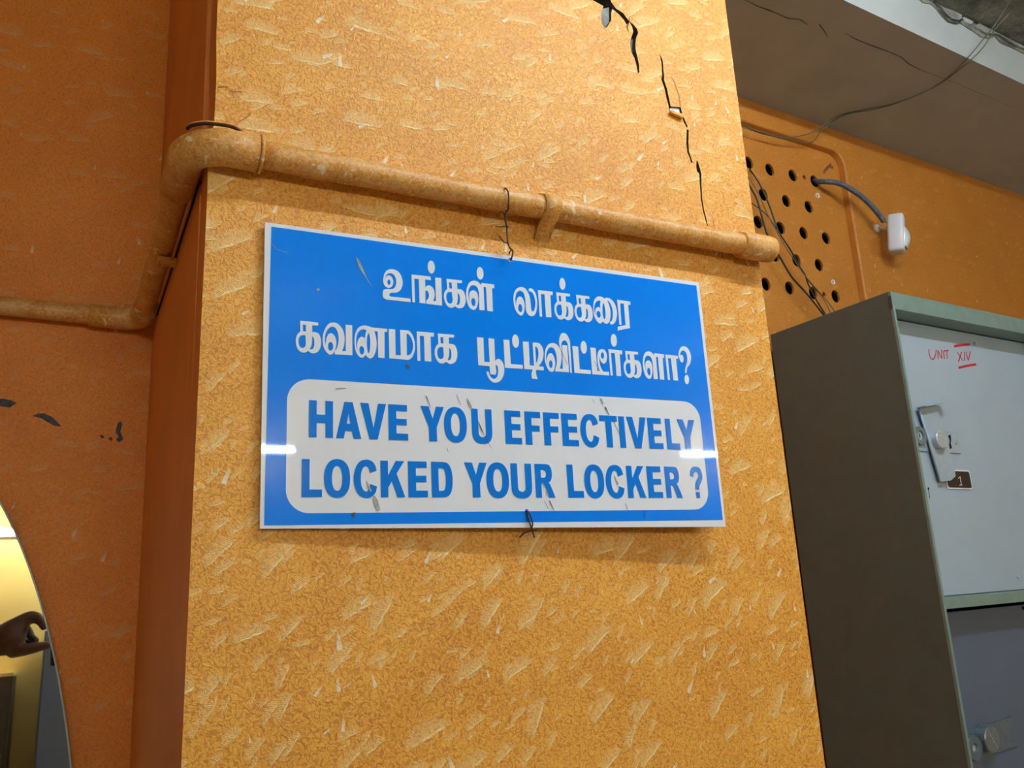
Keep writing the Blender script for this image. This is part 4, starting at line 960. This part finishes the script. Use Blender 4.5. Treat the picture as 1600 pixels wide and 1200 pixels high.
def hpt(x, y, Y=-.015): return mpx((x/4, 900+y/4), Y)     # crop of the mirror hand, 4x
wrist = hpt(-90, 440, -.05); palm = hpt(30, 400, -.035); palm2 = hpt(95, 365, -.03)
knI = hpt(150, 275, -.02); knM = hpt(130, 300, -.040); knR = hpt(110, 345, -.058); knP = hpt(90, 400, -.075)
thB = hpt(110, 470, -.02)
sh = Vector((-.50, -.52, 1.40)); elb = Vector((-.47, -.30, 1.20))
PR = .050
Hc = [
 [(palm, .052), (palm2, PR), (knI, .024), (hpt(205, 240, -.015), .0165), (hpt(250, 258, -.010), .0135), (hpt(272, 325, -.006), .0105)],
 [(palm2, PR), (knM, .022), (hpt(200, 262, -.045), .0150), (hpt(255, 282, -.042), .0130), (hpt(282, 335, -.030), .0100)],
 [(palm2, PR), (knR, .022), (hpt(165, 320, -.080), .0150), (hpt(195, 385, -.075), .0120), (hpt(235, 410, -.055), .0100)],
 [(palm2, PR), (knP, .020), (hpt(140, 410, -.095), .0130), (hpt(185, 430, -.088), .0110), (hpt(225, 435, -.070), .0095)],
 [(palm2, PR), (thB, .026), (hpt(190, 455, -.008), .0180), (hpt(255, 440, -.004), .0145), (hpt(318, 428, -.002), .0105)],
]
pelv = Vector((-.68, -.56, .92)); chest = Vector((-.66, -.56, 1.25)); neck = Vector((-.66, -.55, 1.46))
body = [
 [(pelv, (.15, .11)), (Vector((-.67, -.56, 1.08)), (.135, .10)), (chest, (.155, .11)), (Vector((-.66, -.56, 1.38)), (.10, .075)), (neck, .05), (Vector((-.655, -.53, 1.55)), .062), (Vector((-.65, -.515, 1.63)), .085), (Vector((-.65, -.525, 1.70)), .075)],
 [(Vector((-.66, -.56, 1.38)), (.10, .075)), (sh, .055), (Vector((-.485, -.41, 1.30)), .045), (elb, .040), (Vector((-.36, -.17, 1.30)), .034), (wrist, .034), (palm, .052)],
 [(Vector((-.66, -.56, 1.38)), (.10, .075)), (Vector((-.83, -.57, 1.39)), .055), (Vector((-.88, -.58, 1.12)), .040), (Vector((-.87, -.50, .90)), .027), (Vector((-.87, -.47, .80)), .022), (Vector((-.865, -.45, .73)), .012)],
 [(pelv, (.15, .11)), (Vector((-.58, -.56, .82)), .085), (Vector((-.57, -.54, .46)), .058), (Vector((-.57, -.57, .09)), .04), (Vector((-.56, -.48, .035)), .034)],
 [(pelv, (.15, .11)), (Vector((-.78, -.56, .82)), .085), (Vector((-.79, -.54, .46)), .058), (Vector((-.79, -.57, .09)), .04), (Vector((-.80, -.48, .035)), .034)],
]
per = skin('person', body+Hc, M_skin, None, 2)
tag(per, 'person whose dark bent hand holds a phone, reflected in the mirror', 'person')
shirt = [
 [(Vector((-.675, -.56, .86)), (.165, .125)), (Vector((-.67, -.56, 1.08)), (.155, .118)), (chest, (.172, .128)), (Vector((-.66, -.56, 1.38)), (.115, .09)), (Vector((-.66, -.555, 1.44)), .062)],
 [(Vector((-.66, -.56, 1.38)), (.115, .09)), (sh, .07), (Vector((-.487, -.43, 1.315)), .062)],
 [(Vector((-.66, -.56, 1.38)), (.115, .09)), (Vector((-.83, -.57, 1.39)), .07), (Vector((-.86, -.575, 1.24)), .062)]]
skin('shirt', shirt, M_shirt, per, 2)
tr = [[(Vector((-.68, -.56, .95)), (.16, .12)), (Vector((-.68, -.56, .88)), (.16, .12)), (Vector((-.58, -.56, .80)), .098), (Vector((-.57, -.54, .46)), .074), (Vector((-.57, -.57, .10)), .060)],
      [(Vector((-.68, -.56, .88)), (.16, .12)), (Vector((-.78, -.56, .80)), .098), (Vector((-.79, -.54, .46)), .074), (Vector((-.79, -.57, .10)), .060)]]
skin('trousers', tr, M_trouser, per, 2)
skin('hair', [[(Vector((-.655, -.565, 1.58)), .065), (Vector((-.65, -.55, 1.67)), .087), (Vector((-.65, -.525, 1.735)), .070)]], M_hair, per, 2)
# phone held at the camera (lens in its front face)
e_ = .0045
ph = thing('phone', 'black phone held level at the camera by the hand', 'phone', (.04, -.012, 1.45))
bm = bmesh.new(); addbox(bm, -.075, .075, -.0040, .0040, -.036, .036, .003)
PM = frame(EYE-fw*.012+dn*.014+rt*.052, rt, fw, -dn)
bmdone('phone_body', bm, M_phone, ph, PM)
